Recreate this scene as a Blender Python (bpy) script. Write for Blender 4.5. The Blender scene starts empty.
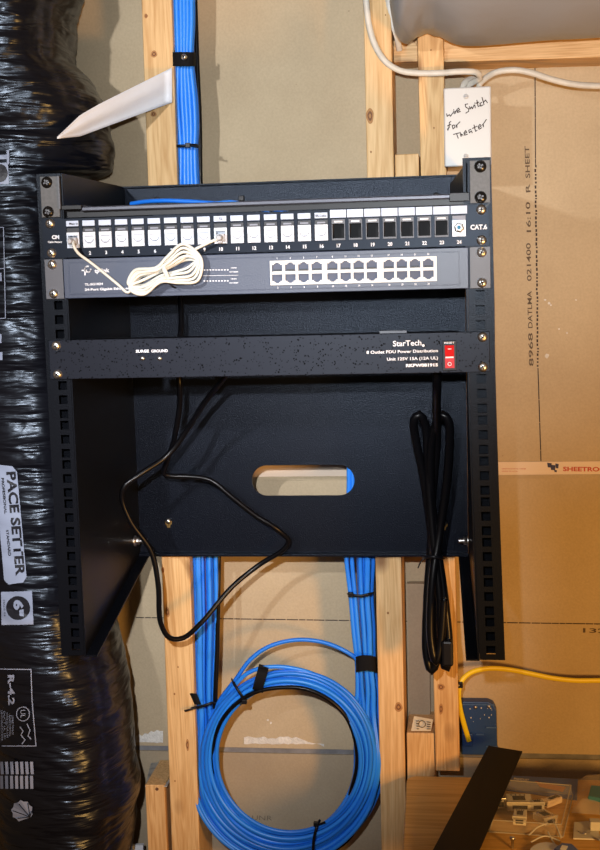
import bpy, math, random
from math import sin, cos, pi, radians
from mathutils import Vector, Matrix, noise
from mathutils.bvhtree import BVHTree

random.seed(7)
SC = bpy.context.scene
COL = SC.collection
ZUP = 1730.0            # height of the rack's top above the floor, millimetres

# ------------------------------------------------------------------ camera
CX, CY, CZ, YAW, PIT, ROL, F = 211.7, -1370.2, -102.9, -.1274, -.1247, -.0279, 1277.6
FWD = Vector((sin(YAW) * cos(PIT), cos(YAW) * cos(PIT), sin(PIT)))
RT0 = Vector((cos(YAW), -sin(YAW), 0))
UP0 = RT0.cross(FWD)
RT = RT0 * cos(ROL) + UP0 * sin(ROL)
UP = -RT0 * sin(ROL) + UP0 * cos(ROL)
CAM = Vector((CX, CY, CZ))

def W(p):               # rack millimetres -> world metres
    return Vector((p[0] / 1000, p[1] / 1000, (p[2] + ZUP) / 1000))

cd = bpy.data.cameras.new('camera')
cam = bpy.data.objects.new('camera', cd)
COL.objects.link(cam)
M3 = Matrix((RT, UP, -FWD)).transposed()
cam.matrix_world = Matrix.Translation(W(CAM)) @ M3.to_4x4()
cd.sensor_fit = 'VERTICAL'
cd.sensor_height = 24
cd.lens = F / 850 * 24
cd.clip_start = 0.01
cd.clip_end = 50
SC.camera = cam

# ------------------------------------------------------------------ world, lights, exposure
SC.view_settings.view_transform = 'Standard'
SC.view_settings.look = 'None'
SC.view_settings.gamma = 1
SC.view_settings.use_curve_mapping = False
SC.view_settings.exposure = 0.0
wd = bpy.data.worlds.new('world')
SC.world = wd
wd.use_nodes = True
wd.node_tree.nodes['Background'].inputs[0].default_value = (1.0, 0.62, 0.36, 1)
wd.node_tree.nodes['Background'].inputs[1].default_value = 0.10

def spot(name, pos, aim, energy, color, size, angle, blend):
    l = bpy.data.lights.new(name, 'SPOT')
    l.energy = energy; l.color = color; l.shadow_soft_size = size
    l.spot_size = radians(angle); l.spot_blend = blend
    o = bpy.data.objects.new(name, l)
    COL.objects.link(o)
    o.location = W(pos)
    o.rotation_euler = (W(aim) - W(pos)).to_track_quat('-Z', 'Y').to_euler()
    return o

spot('phone_flash', (214, -1370, -40), (160, 300, 130), 80, (0.92, 0.96, 1.0), .010, 42, 1.0)
spot('lower_fill', (110, -1370, 20), (-150, 300, -520), 92, (0.97, 0.97, 1.0), .012, 33, 1.0)  # added spot beside the flash, brightens the lower left wall
spot('white_lamp', (-430, -1330, 240), (-230, 300, -60), 60, (0.96, 0.97, 1.0), .02, 46, .9)
spot('warm_lamp', (760, -800, -560), (160, 300, -420), 42, (1.0, 0.49, 0.12), .09, 110, .6)

# ------------------------------------------------------------------ helpers
def P(u, v, Y):         # the point at depth Y seen at a pixel of the photograph's frame
    d = FWD + RT * ((u - 300) / F) - UP * ((v - 425) / F)
    return CAM + d * ((Y - CY) / d.y)

def PZ(u, v, Z):
    d = FWD + RT * ((u - 300) / F) - UP * ((v - 425) / F)
    return CAM + d * ((Z - CZ) / d.z)

ORG = {}

def tag(o, label=None, cat=None, group=None, kind=None):
    if label: o['label'] = label
    if cat: o['category'] = cat
    if group: o['group'] = group
    if kind: o['kind'] = kind
    return o

def thing(name, base, label, cat, group=None):
    o = bpy.data.objects.new(name, None)
    COL.objects.link(o)
    o.empty_display_size = .02
    o.location = W(base)
    ORG[o.name] = W(base)
    return tag(o, label, cat, group)

class MB:
    def __init__(s):
        s.v = []; s.f = []; s.m = []; s.s = []
    def add(s, vs, fs, m=0, smooth=False):
        b = len(s.v)
        s.v += [Vector(p) for p in vs]
        for f in fs:
            s.f.append([b + i for i in f]); s.m.append(m); s.s.append(smooth)
    def box(s, x0, x1, y0, y1, z0, z1, m=0):
        if x0 > x1: x0, x1 = x1, x0
        if y0 > y1: y0, y1 = y1, y0
        if z0 > z1: z0, z1 = z1, z0
        s.add([(x0,y0,z0),(x1,y0,z0),(x1,y1,z0),(x0,y1,z0),(x0,y0,z1),(x1,y0,z1),(x1,y1,z1),(x0,y1,z1)],
              [(0,3,2,1),(4,5,6,7),(0,1,5,4),(1,2,6,5),(2,3,7,6),(3,0,4,7)], m)
    def hexa(s, front, back, m=0):      # two quads, each listed clockwise from top-left
        vs = list(front) + list(back)
        s.add(vs, [(0,3,2,1),(4,5,6,7),(0,1,5,4),(1,2,6,5),(2,3,7,6),(3,0,4,7)], m)
    def prism(s, poly, vec, m=0, smooth=False):
        n = len(poly); vec = Vector(vec)
        vs = [Vector(p) for p in poly]
        s.add(vs + [p + vec for p in vs], [list(range(n))[::-1], list(range(n, 2*n))], m)
        b = len(s.v) - 2*n
        for i in range(n):
            j = (i+1) % n
            s.f.append([b+i, b+j, b+n+j, b+n+i]); s.m.append(m); s.s.append(smooth)
    def lathe(s, c, axis, prof, n=12, m=0, smooth=True):
        axis = Vector(axis).normalized()
        a = axis.orthogonal().normalized(); b = axis.cross(a)
        vs = []
        for r, h in prof:
            for k in range(n):
                t = 2*pi*k/n
                vs.append(Vector(c) + axis*h + (a*cos(t) + b*sin(t))*r)
        fs = []
        for i in range(len(prof)-1):
            for k in range(n):
                k2 = (k+1) % n
                fs.append((i*n+k, i*n+k2, (i+1)*n+k2, (i+1)*n+k))
        s.add(vs, fs, m, smooth)
        s.add(vs[:n], [list(range(n))[::-1]], m); s.add(vs[-n:], [list(range(n))], m)
    def tube(s, pts, r, n=8, closed=False, m=0, step=6.0, flat=None, raw=False):
        pts = [Vector(p) for p in pts]
        q = pts if raw else smooth_path(pts, closed, step)
        N = len(q)
        tang = []
        for i in range(N):
            a = q[(i-1) % N] if closed or i > 0 else q[0]
            b = q[(i+1) % N] if closed or i < N-1 else q[-1]
            t = (b - a)
            tang.append(t.normalized() if t.length > 1e-6 else Vector((0,0,1)))
        nrm = Vector((0, 1, 0))
        vs = []
        for i in range(N):
            nrm = nrm - tang[i]*nrm.dot(tang[i])
            if nrm.length < 1e-4: nrm = tang[i].orthogonal()
            nrm.normalize()
            if flat: nrm = (Vector((0,1,0)) - tang[i]*tang[i].y).normalized()
            bn = tang[i].cross(nrm)
            rr = r(i/(N-1)) if callable(r) else r
            for k in range(n):
                t = 2*pi*k/n
                vs.append(q[i] + nrm*cos(t)*rr*(flat or 1) + bn*sin(t)*rr)
        fs = []
        for i in range(N if closed else N-1):
            i2 = (i+1) % N
            for k in range(n):
                k2 = (k+1) % n
                fs.append((i*n+k, i*n+k2, i2*n+k2, i2*n+k))
        s.add(vs, fs, m, True)
        if not closed:
            s.add(vs[:n], [list(range(n))[::-1]], m); s.add(vs[-n:], [list(range(n))], m)
    def warp(s, fn):
        s.v = [Vector(fn(p)) for p in s.v]
        return s
    def build(s, name, mats, parent=None, bevel=0, recalc=True, uvless=True):
        if not isinstance(mats, (list, tuple)): mats = [mats]
        me = bpy.data.meshes.new(name)
        w = [W(p) for p in s.v]
        if parent is not None:
            o0 = ORG[parent.name]
        else:
            mn = Vector((min(p.x for p in w), min(p.y for p in w), min(p.z for p in w)))
            mx = Vector((max(p.x for p in w), max(p.y for p in w), max(p.z for p in w)))
            o0 = Vector(((mn.x+mx.x)/2, (mn.y+mx.y)/2, mn.z))
        me.from_pydata([tuple(p - o0) for p in w], [], s.f)
        for i, p in enumerate(me.polygons):
            p.material_index = s.m[i]; p.use_smooth = s.s[i]
        for mm in mats: me.materials.append(mm)
        if recalc:
            import bmesh
            bm = bmesh.new(); bm.from_mesh(me)
            bmesh.ops.recalc_face_normals(bm, faces=bm.faces)
            bm.to_mesh(me); bm.free()
        me.update()
        o = bpy.data.objects.new(name, me)
        COL.objects.link(o)
        if parent is not None:
            o.parent = parent
        else:
            o.location = o0
        ORG[o.name] = o0
        if bevel:
            b = o.modifiers.new('bevel', 'BEVEL'); b.width = bevel/1000; b.segments = 2
            b.limit_method = 'ANGLE'; b.harden_normals = False
        return o

def smooth_path(pts, closed, step):
    N = len(pts); out = []
    segs = N if closed else N-1
    for i in range(segs):
        p1, p2 = pts[i], pts[(i+1) % N]
        p0 = pts[(i-1) % N] if closed or i > 0 else p1*2 - p2
        p3 = pts[(i+2) % N] if closed or i < N-2 else p2*2 - p1
        n = max(2, int((p2-p1).length/step))
        d1 = max((p1-p0).length, 1e-3)**.5; d2 = max((p2-p1).length, 1e-3)**.5; d3 = max((p3-p2).length, 1e-3)**.5
        m1 = ((p1-p0)/d1 - (p2-p0)/(d1+d2) + (p2-p1)/d2)*d2
        m2 = ((p2-p1)/d2 - (p3-p1)/(d2+d3) + (p3-p2)/d3)*d2
        for k in range(n):
            t = k/n
            out.append(p1*(2*t**3-3*t*t+1) + m1*(t**3-2*t*t+t) + p2*(-2*t**3+3*t*t) + m2*(t**3-t*t))
    if not closed: out.append(pts[-1].copy())
    return out

# ---- lettering: outlines of the built-in font, laid on a surface
_glyph = {}
def glyphs(s, off=0.0):
    k = (s, off)
    if k not in _glyph:
        c = bpy.data.curves.new('t', 'FONT'); c.body = s; c.size = 1; c.offset = off; c.resolution_u = 3
        o = bpy.data.objects.new('t', c)
        COL.objects.link(o)
        bpy.context.view_layer.update()
        me = bpy.data.meshes.new_from_object(o.evaluated_get(bpy.context.evaluated_depsgraph_get()))
        vs = [(v.co.x, v.co.y) for v in me.vertices]; fs = [tuple(p.vertices) for p in me.polygons]
        bpy.data.objects.remove(o); bpy.data.curves.remove(c); bpy.data.meshes.remove(me)
        x0 = min(v[0] for v in vs); x1 = max(v[0] for v in vs)
        _glyph[k] = ([((x-x0)/(x1-x0), y/.73) for x, y in vs], fs, (x1-x0)/.73)
    return _glyph[k]

def text(mb, s, p, q, h, place, m=0, bold=0.0, up=None):
    """text s from pixel p to pixel q along its baseline, capitals h pixels tall"""
    vs, fs, w = glyphs(s, bold)
    p = Vector(p); q = Vector(q); d = q - p
    if up is None:
        up = Vector((d.y, -d.x)).normalized()
    up = Vector(up)
    out = []
    for x, y in vs:
        c = p + d*x + up*(y*h)
        out.append(place(c.x, c.y))
    mb.add(out, fs, m)

def ctext(mb, s, c, h, place, m=0, bold=0.0, squeeze=1.0, slope=-.012):
    w = glyphs(s, bold)[2]*h*squeeze
    text(mb, s, (c[0]-w/2, c[1]-slope*w/2), (c[0]+w/2, c[1]+slope*w/2), h, place, m, bold)

# ------------------------------------------------------------------ materials
def srgb(r, g, b):
    f = lambda c: (c/255/12.92) if c/255 <= .04045 else ((c/255+.055)/1.055)**2.4
    return (f(r), f(g), f(b), 1)

def mat(name, col, rough=.5, metal=0, bump=0, bscale=200, var=0, vscale=30, spec=.5, coat=0, trans=0, alpha=1, col2=None, stretch=None, emit=None, bdist=.0005, tint=None):
    m = bpy.data.materials.new(name); m.use_nodes = True
    nt = m.node_tree; b = nt.nodes['Principled BSDF']
    b.inputs['Base Color'].default_value = col
    b.inputs['Roughness'].default_value = rough
    b.inputs['Metallic'].default_value = metal
    b.inputs['Specular IOR Level'].default_value = spec
    b.inputs['Coat Weight'].default_value = coat
    b.inputs['Transmission Weight'].default_value = trans
    b.inputs['Alpha'].default_value = alpha
    if tint: b.inputs['Specular Tint'].default_value = tint
    if emit:
        b.inputs['Emission Color'].default_value = emit[0]; b.inputs['Emission Strength'].default_value = emit[1]
    if bump or var:
        tc = nt.nodes.new('ShaderNodeTexCoord'); mp = nt.nodes.new('ShaderNodeMapping')
        nt.links.new(tc.outputs['Object'], mp.inputs[0])
        if stretch: mp.inputs['Scale'].default_value = stretch
    if var:
        n = nt.nodes.new('ShaderNodeTexNoise'); n.inputs['Scale'].default_value = vscale; n.inputs['Detail'].default_value = 6
        nt.links.new(mp.outputs[0], n.inputs['Vector'])
        r = nt.nodes.new('ShaderNodeValToRGB')
        r.color_ramp.elements[0].position = .35; r.color_ramp.elements[1].position = .65
        r.color_ramp.elements[0].color = col
        r.color_ramp.elements[1].color = col2 or tuple(c*(1-var) for c in col[:3]) + (1,)
        nt.links.new(n.outputs['Fac'], r.inputs[0]); nt.links.new(r.outputs[0], b.inputs['Base Color'])
    if bump:
        n = nt.nodes.new('ShaderNodeTexNoise'); n.inputs['Scale'].default_value = bscale; n.inputs['Detail'].default_value = 4
        nt.links.new(mp.outputs[0], n.inputs['Vector'])
        bp = nt.nodes.new('ShaderNodeBump'); bp.inputs['Strength'].default_value = bump; bp.inputs['Distance'].default_value = bdist
        nt.links.new(n.outputs['Fac'], bp.inputs['Height']); nt.links.new(bp.outputs[0], b.inputs['Normal'])
    return m

def wood_mat(name, light, dark, axis='Z', knots=True, seed=0, scale=1.0):
    m = bpy.data.materials.new(name); m.use_nodes = True
    nt = m.node_tree; L = nt.links; b = nt.nodes['Principled BSDF']
    b.inputs['Roughness'].default_value = .6
    b.inputs['Specular IOR Level'].default_value = .3
    tc = nt.nodes.new('ShaderNodeTexCoord'); mp = nt.nodes.new('ShaderNodeMapping')
    L.new(tc.outputs['Object'], mp.inputs[0])
    sc = {'Z': (1, 1, .06), 'X': (.06, 1, 1), 'Y': (1, .06, 1)}[axis]
    mp.inputs['Scale'].default_value = sc
    mp.inputs['Location'].default_value = (seed*1.37, seed*.71, seed*.53)
    n1 = nt.nodes.new('ShaderNodeTexNoise'); n1.inputs['Scale'].default_value = 28*scale; n1.inputs['Detail'].default_value = 3; n1.inputs['Distortion'].default_value = 1.0
    L.new(mp.outputs[0], n1.inputs['Vector'])
    # rings: fract-like banding of a smooth noise
    mul = nt.nodes.new('ShaderNodeMath'); mul.operation = 'MULTIPLY'; mul.inputs[1].default_value = 70
    L.new(n1.outputs['Fac'], mul.inputs[0])
    sn = nt.nodes.new('ShaderNodeMath'); sn.operation = 'SINE'; L.new(mul.outputs[0], sn.inputs[0])
    n2 = nt.nodes.new('ShaderNodeTexNoise'); n2.inputs['Scale'].default_value = 420*scale; n2.inputs['Detail'].default_value = 4
    L.new(mp.outputs[0], n2.inputs['Vector'])
    ma = nt.nodes.new('ShaderNodeMath'); ma.operation = 'MULTIPLY_ADD'; ma.inputs[1].default_value = .16
    L.new(sn.outputs[0], ma.inputs[0]); L.new(n2.outputs['Fac'], ma.inputs[2])
    rp = nt.nodes.new('ShaderNodeValToRGB')
    rp.color_ramp.elements[0].position = .25; rp.color_ramp.elements[1].position = .8
    rp.color_ramp.elements[0].color = light; rp.color_ramp.elements[1].color = dark
    L.new(ma.outputs[0], rp.inputs[0])
    last = rp.outputs[0]
    if knots:
        mp2 = nt.nodes.new('ShaderNodeMapping'); L.new(tc.outputs['Object'], mp2.inputs[0])
        mp2.inputs['Scale'].default_value = {'Z': (1, 1, .62), 'X': (.62, 1, 1), 'Y': (1, .62, 1)}[axis]
        mp2.inputs['Location'].default_value = (seed*.9+.31, .2, seed*.4+.17)
        vo = nt.nodes.new('ShaderNodeTexVoronoi'); vo.inputs['Scale'].default_value = 14
        L.new(mp2.outputs[0], vo.inputs['Vector'])
        rk = nt.nodes.new('ShaderNodeValToRGB')
        e = rk.color_ramp.elements; e[0].position = .08; e[0].color = (.8, .8, .8, 1); e[1].position = .2; e[1].color = (0, 0, 0, 1)
        k2 = rk.color_ramp.elements.new(.13); k2.color = (.45, .45, .45, 1)
        L.new(vo.outputs['Distance'], rk.inputs[0])
        mx = nt.nodes.new('ShaderNodeMix'); mx.data_type = 'RGBA'
        mx.inputs['B'].default_value = (.13, .045, .015, 1)
        L.new(rk.outputs[0], mx.inputs['Factor']); L.new(last, mx.inputs['A'])
        last = mx.outputs['Result']
    L.new(last, b.inputs['Base Color'])
    bp = nt.nodes.new('ShaderNodeBump'); bp.inputs['Strength'].default_value = .25; bp.inputs['Distance'].default_value = .0006
    L.new(ma.outputs[0], bp.inputs['Height']); L.new(bp.outputs[0], b.inputs['Normal'])
    return m

def paper_mat(name, a, bcol):
    m = bpy.data.materials.new(name); m.use_nodes = True
    nt = m.node_tree; L = nt.links; b = nt.nodes['Principled BSDF']
    b.inputs['Roughness'].default_value = .9; b.inputs['Specular IOR Level'].default_value = .15
    tc = nt.nodes.new('ShaderNodeTexCoord')
    n1 = nt.nodes.new('ShaderNodeTexNoise'); n1.inputs['Scale'].default_value = 5; n1.inputs['Detail'].default_value = 8; n1.inputs['Roughness'].default_value = .62
    n2 = nt.nodes.new('ShaderNodeTexNoise'); n2.inputs['Scale'].default_value = 330; n2.inputs['Detail'].default_value = 2
    vo = nt.nodes.new('ShaderNodeTexVoronoi'); vo.inputs['Scale'].default_value = 21
    for n in (n1, n2, vo): L.new(tc.outputs['Object'], n.inputs['Vector'])
    r1 = nt.nodes.new('ShaderNodeValToRGB'); r1.color_ramp.elements[0].position = .38; r1.color_ramp.elements[1].position = .64
    r1.color_ramp.elements[0].color = a; r1.color_ramp.elements[1].color = bcol
    L.new(n1.outputs['Fac'], r1.inputs[0])
    r2 = nt.nodes.new('ShaderNodeValToRGB'); r2.color_ramp.elements[0].position = .3; r2.color_ramp.elements[1].position = .7
    r2.color_ramp.elements[0].color = (.93, .93, .93, 1); r2.color_ramp.elements[1].color = (1.03, 1.03, 1.03, 1)
    L.new(n2.outputs['Fac'], r2.inputs[0])
    mx = nt.nodes.new('ShaderNodeMix'); mx.data_type = 'RGBA'; mx.blend_type = 'MULTIPLY'; mx.inputs['Factor'].default_value = 1
    L.new(r1.outputs[0], mx.inputs['A']); L.new(r2.outputs[0], mx.inputs['B'])
    r3 = nt.nodes.new('ShaderNodeValToRGB'); r3.color_ramp.elements[0].position = .014; r3.color_ramp.elements[1].position = .03
    r3.color_ramp.elements[0].color = (.55, .5, .45, 1); r3.color_ramp.elements[1].color = (1, 1, 1, 1)
    L.new(vo.outputs['Distance'], r3.inputs[0])
    m2 = nt.nodes.new('ShaderNodeMix'); m2.data_type = 'RGBA'; m2.blend_type = 'MULTIPLY'; m2.inputs['Factor'].default_value = 1
    L.new(mx.outputs['Result'], m2.inputs['A']); L.new(r3.outputs[0], m2.inputs['B'])
    L.new(m2.outputs['Result'], b.inputs['Base Color'])
    bp = nt.nodes.new('ShaderNodeBump'); bp.inputs['Strength'].default_value = .2; bp.inputs['Distance'].default_value = .0008
    L.new(n2.outputs['Fac'], bp.inputs['Height']); L.new(bp.outputs[0], b.inputs['Normal'])
    return m

def speckle_mat(name, base, spot_col, rough):   # enamel with pits
    m = bpy.data.materials.new(name); m.use_nodes = True
    nt = m.node_tree; L = nt.links; b = nt.nodes['Principled BSDF']
    b.inputs['Roughness'].default_value = rough; b.inputs['Specular IOR Level'].default_value = .18; b.inputs['Specular Tint'].default_value = (.75, .85, 1, 1)
    tc = nt.nodes.new('ShaderNodeTexCoord')
    vo = nt.nodes.new('ShaderNodeTexVoronoi'); vo.inputs['Scale'].default_value = 330; vo.inputs['Randomness'].default_value = 1
    L.new(tc.outputs['Object'], vo.inputs['Vector'])
    n = nt.nodes.new('ShaderNodeTexNoise'); n.inputs['Scale'].default_value = 120; L.new(tc.outputs['Object'], n.inputs['Vector'])
    ma = nt.nodes.new('ShaderNodeMath'); ma.operation = 'MULTIPLY_ADD'; ma.inputs[1].default_value = -.85
    L.new(n.outputs['Fac'], ma.inputs[0])
    L.new(vo.outputs['Distance'], ma.inputs[2])
    r = nt.nodes.new('ShaderNodeValToRGB'); r.color_ramp.elements[0].position = 0.0; r.color_ramp.elements[1].position = .03
    r.color_ramp.elements[0].color = spot_col; r.color_ramp.elements[1].color = base
    ad = nt.nodes.new('ShaderNodeMath'); ad.operation = 'ADD'; ad.inputs[1].default_value = .225
    L.new(ma.outputs[0], ad.inputs[0]); L.new(ad.outputs[0], r.inputs[0]); L.new(r.outputs[0], b.inputs['Base Color'])
    rr = nt.nodes.new('ShaderNodeMapRange'); rr.inputs[1].default_value = 0; rr.inputs[2].default_value = .03; rr.inputs[3].default_value = .9; rr.inputs[4].default_value = rough
    L.new(ad.outputs[0], rr.inputs[0]); L.new(rr.outputs[0], b.inputs['Roughness'])
    return m

def film_mat(name):     # wrinkled black polyethylene sleeve
    m = bpy.data.materials.new(name); m.use_nodes = True
    nt = m.node_tree; L = nt.links; b = nt.nodes['Principled BSDF']
    b.inputs['Base Color'].default_value = (.006, .006, .009, 1)
    b.inputs['Roughness'].default_value = .3
    b.inputs['Specular IOR Level'].default_value = .55
    b.inputs['Specular Tint'].default_value = (.72, .84, 1, 1)
    tc = nt.nodes.new('ShaderNodeTexCoord'); mp = nt.nodes.new('ShaderNodeMapping')
    mp.inputs['Scale'].default_value = (1, 1, 6.5); mp.inputs['Rotation'].default_value = (0, .3, 0)
    L.new(tc.outputs['Object'], mp.inputs[0])
    n1 = nt.nodes.new('ShaderNodeTexNoise'); n1.inputs['Scale'].default_value = 9; n1.inputs['Detail'].default_value = 2.5; n1.inputs['Distortion'].default_value = .5
    n2 = nt.nodes.new('ShaderNodeTexNoise'); n2.inputs['Scale'].default_value = 40; n2.inputs['Detail'].default_value = 3; n2.inputs['Distortion'].default_value = .8
    L.new(mp.outputs[0], n1.inputs['Vector']); L.new(mp.outputs[0], n2.inputs['Vector'])
    b1 = nt.nodes.new('ShaderNodeBump'); b1.inputs['Strength'].default_value = .85; b1.inputs['Distance'].default_value = .010
    b2 = nt.nodes.new('ShaderNodeBump'); b2.inputs['Strength'].default_value = .3; b2.inputs['Distance'].default_value = .0015
    L.new(n1.outputs['Fac'], b1.inputs['Height']); L.new(n2.outputs['Fac'], b2.inputs['Height'])
    L.new(b1.outputs[0], b2.inputs['Normal']); L.new(b2.outputs[0], b.inputs['Normal'])
    return m

M = dict(
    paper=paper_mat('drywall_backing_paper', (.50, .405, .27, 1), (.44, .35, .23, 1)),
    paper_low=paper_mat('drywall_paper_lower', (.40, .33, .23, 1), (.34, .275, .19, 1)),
    torn=mat('torn_gypsum', (.75, .73, .68, 1), .95, bump=.8, bscale=300, var=.25, vscale=90, bdist=.002),
    gap=mat('grey_joint', (.22, .22, .23, 1), .9, var=.3, vscale=60),
    ink=mat('printing_ink', (.035, .022, .018, 1), .8),
    stud=wood_mat('pine_stud', (.72, .48, .23, 1), (.54, .31, .12, 1), seed=1),
    stud2=wood_mat('pine_stud_b', (.74, .50, .25, 1), (.57, .34, .14, 1), seed=4),
    stud3=wood_mat('pine_stud_c', (.72, .47, .22, 1), (.52, .29, .11, 1), seed=7),
    hwood=wood_mat('pine_plate', (.70, .47, .24, 1), (.52, .31, .13, 1), axis='X', seed=2),
    bench=wood_mat('bench_wood', (.66, .40, .13, 1), (.50, .28, .07, 1), axis='X', knots=False, seed=3, scale=.5),
    endgrain=mat('weathered_end', (.40, .40, .38, 1), .9, bump=.8, bscale=260, var=.45, vscale=80),
    powder=mat('black_powder_coat', (.0035, .004, .006, 1), .36, bump=.35, bscale=900, spec=.14, tint=(.75, .85, 1, 1)),
    powder_back=mat('black_powder_panel', (.003, .004, .008, 1), .31, bump=.8, bscale=700, spec=.2, tint=(.68, .80, 1, 1)),
    powder_lit=mat('grey_lit_coat', (.09, .088, .088, 1), .5, bump=.3, bscale=800, var=.25, vscale=300),  # black ears: the grey of the light on them is put into the colour
    black=mat('black_plastic', (.006, .006, .008, 1), .4, spec=.25),
    void=mat('dark_interior', (.004, .004, .005, 1), .8),
    rubber=mat('black_cord_jacket', (.003, .003, .004, 1), .3, spec=.25),
    velcro=mat('hook_and_loop', (.005, .005, .006, 1), .75, bump=.8, bscale=1500, spec=.15),
    panel=mat('patch_panel_black', (.004, .005, .010, 1), .38, bump=.1, bscale=900, spec=.15, tint=(.7, .82, 1, 1)),
    switchm=mat('blue_grey_steel', (.030, .042, .082, 1), .40, bump=.25, bscale=900, metal=.0, spec=.5),
    switchear=mat('ear_steel', (.075, .078, .095, 1), .45, bump=.25, bscale=900),
    lace=mat('lacing_bar_steel', (.05, .055, .075, 1), .38, bump=.15, bscale=900, metal=.3),
    pdu=speckle_mat('pitted_enamel', (.009, .010, .016, 1), (.001, .001, .0015, 1), .40),
    chrome=mat('chrome_screw', (.80, .79, .76, 1), .33, metal=1),
    steel=mat('zinc_steel', (.6, .6, .6, 1), .35, metal=1),
    lit_wood=mat('lit_wood_yellow', (.75, .5, .18, 1), .3, metal=1),  # lit stud wood in the keyholes, put in as a yellow metal colour
    blackscrew=mat('black_oxide_screw', (.006, .006, .006, 1), .25, spec=.7),
    whitep=mat('white_plastic', (.62, .66, .74, 1), .35),
    whitelab=mat('white_label_strip', (.52, .60, .76, 1), .5),
    ivory=mat('ivory_jacket', (.70, .68, .60, 1), .42),
    romex=mat('white_cable_jacket', (.62, .58, .50, 1), .45, var=.18, vscale=60),
    plate=mat('white_wall_plate', (.52, .52, .505, 1), .4),
    print=mat('white_print', (.78, .80, .86, 1), .6),
    greyprint=mat('grey_print', (.23, .25, .31, 1), .6),
    port=mat('port_inside', (.085, .10, .15, 1), .5, spec=.2),
    portblack=mat('port_contacts', (.012, .013, .018, 1), .5),
    portframe=mat('port_frame_white', (.62, .62, .60, 1), .4),
    bluecab=mat('blue_network_jacket', (.014, .19, .80, 1), .36, spec=.5),
    bluecab2=mat('blue_network_jacket_light', (.022, .24, .88, 1), .36, spec=.5),
    yellow=mat('yellow_jacket', (.80, .62, .015, 1), .4),
    boxblue=mat('blue_box_plastic', (.008, .05, .19, 1), .45, bump=.2, bscale=150),
    red=mat('red_switch', (.50, .004, .008, 1), .5, spec=.3),
    film=film_mat('black_duct_film'),
    strip=mat('white_film', (.80, .82, .87, 1), .45, bump=.5, bscale=40, bdist=.002),
    grey_duct=mat('grey_duct_skin', (.24, .235, .235, 1), .38, bump=.4, bscale=25, bdist=.003, spec=.5),
    silverprint=mat('silver_print', (.34, .38, .50, 1), .45),
    darkprint=mat('dark_print', (.012, .012, .018, 1), .5),
    tape=mat('edge_tape_paper', (.74, .62, .50, 1), .8),
    redink=mat('red_ink', (.50, .06, .03, 1), .7),
    blueink=mat('navy_ink', (.012, .014, .07, 1), .6),
    paperw=mat('white_paper', (.62, .55, .42, 1), .8),
    clear=mat('clear_plastic', (.9, .9, .9, 1), .08, alpha=.08, spec=.8),
    bag=mat('clear_bag', (.75, .72, .68, 1), .25, alpha=.35, bump=.6, bscale=60, bdist=.002),
    card=mat('blue_packaging_card', (.05, .12, .42, 1), .4),
    orange=mat('orange_print', (.45, .12, .03, 1), .6),
    teal=mat('teal_plastic', (.05, .20, .27, 1), .5),
    concrete=mat('concrete', (.25, .23, .2, 1), .9, var=.2, vscale=8),
)

M['rib'] = mat('blue_box_edge', (.05, .12, .30, 1), .4)
SF, SW = 267.0, 356.0      # stud faces, drywall

# ================================================================== SETTING
mb = MB(); mb.box(-900, 900, SW, SW+13, -784, 330)
wall = tag(mb.build('wall_back', M['paper']), kind='structure')
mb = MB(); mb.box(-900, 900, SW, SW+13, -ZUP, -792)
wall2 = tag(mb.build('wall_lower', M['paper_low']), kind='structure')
mb = MB(); mb.box(-900, 900, SW+3, SW+13, -792, -784)
tag(mb.build('trim_1', M['gap']), kind='structure')
mb = MB(); mb.box(-1300, 1300, -1900, SW+13, -ZUP-20, -ZUP)
tag(mb.build('floor', M['concrete']), kind='structure')

wp = lambda u, v: P(u, v, SW - .4)
# printed dashed lines and characters on the drywall paper
mb = MB()
def dash(mb, a, b, w, seg, gap, place, jit=0):
    a = Vector(a); b = Vector(b); L = (b-a).length; d = (b-a)/L; n = Vector((-d.y, d.x)); t = 0
    while t < L:
        s = seg*random.uniform(.6, 1.5); e = min(L, t+s)
        p, q = a+d*t, a+d*e
        o = n*random.uniform(-jit, jit); k = n*w/2
        mb.add([place(*(p-k+o)), place(*(q-k+o)), place(*(q+k+o)), place(*(p+k+o))], [(0,1,2,3)])
        t = e + gap*random.uniform(.6, 1.4)
dash(mb, (136, 617.5), (600, 624), 1.0, 9, .8, wp)
dash(mb, (535, 66), (535.5, 165), 1.0, 30, .6, wp)
dash(mb, (535.5, 165), (538, 368), 1.7, 2.2, 1.5, wp, .35)
dash(mb, (538, 368), (541, 461), 1.0, 30, .6, wp)
mb.build('printed_guide_lines', M['ink'], wall)
mb = MB()
for s, y0, y1, x in (('8968', 366, 333, 532.5), ('DATLMA', 328, 291, 531.5), ('021400', 281, 243, 530.5), ('16:10', 232, 202, 530), ('R', 192, 184, 529.5), ('SHEET', 178, 146, 529)):
    text(mb, s, (x+1, y0), (x, y1), 4.6, wp, bold=.012)
text(mb, '132', (583, 632.5), (606, 633), 4.5, wp, bold=.02)
mb.build('printed_lettering', mat('faded_ink', (.10, .07, .045, 1), .85), wall)
mb = MB(); text(mb, 'UNR', (252, 820), (272, 820.5), 5, wp)
mb.build('faint_lettering', mat('faint_ink', (.20, .16, .11, 1), .9), wall2)
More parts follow.
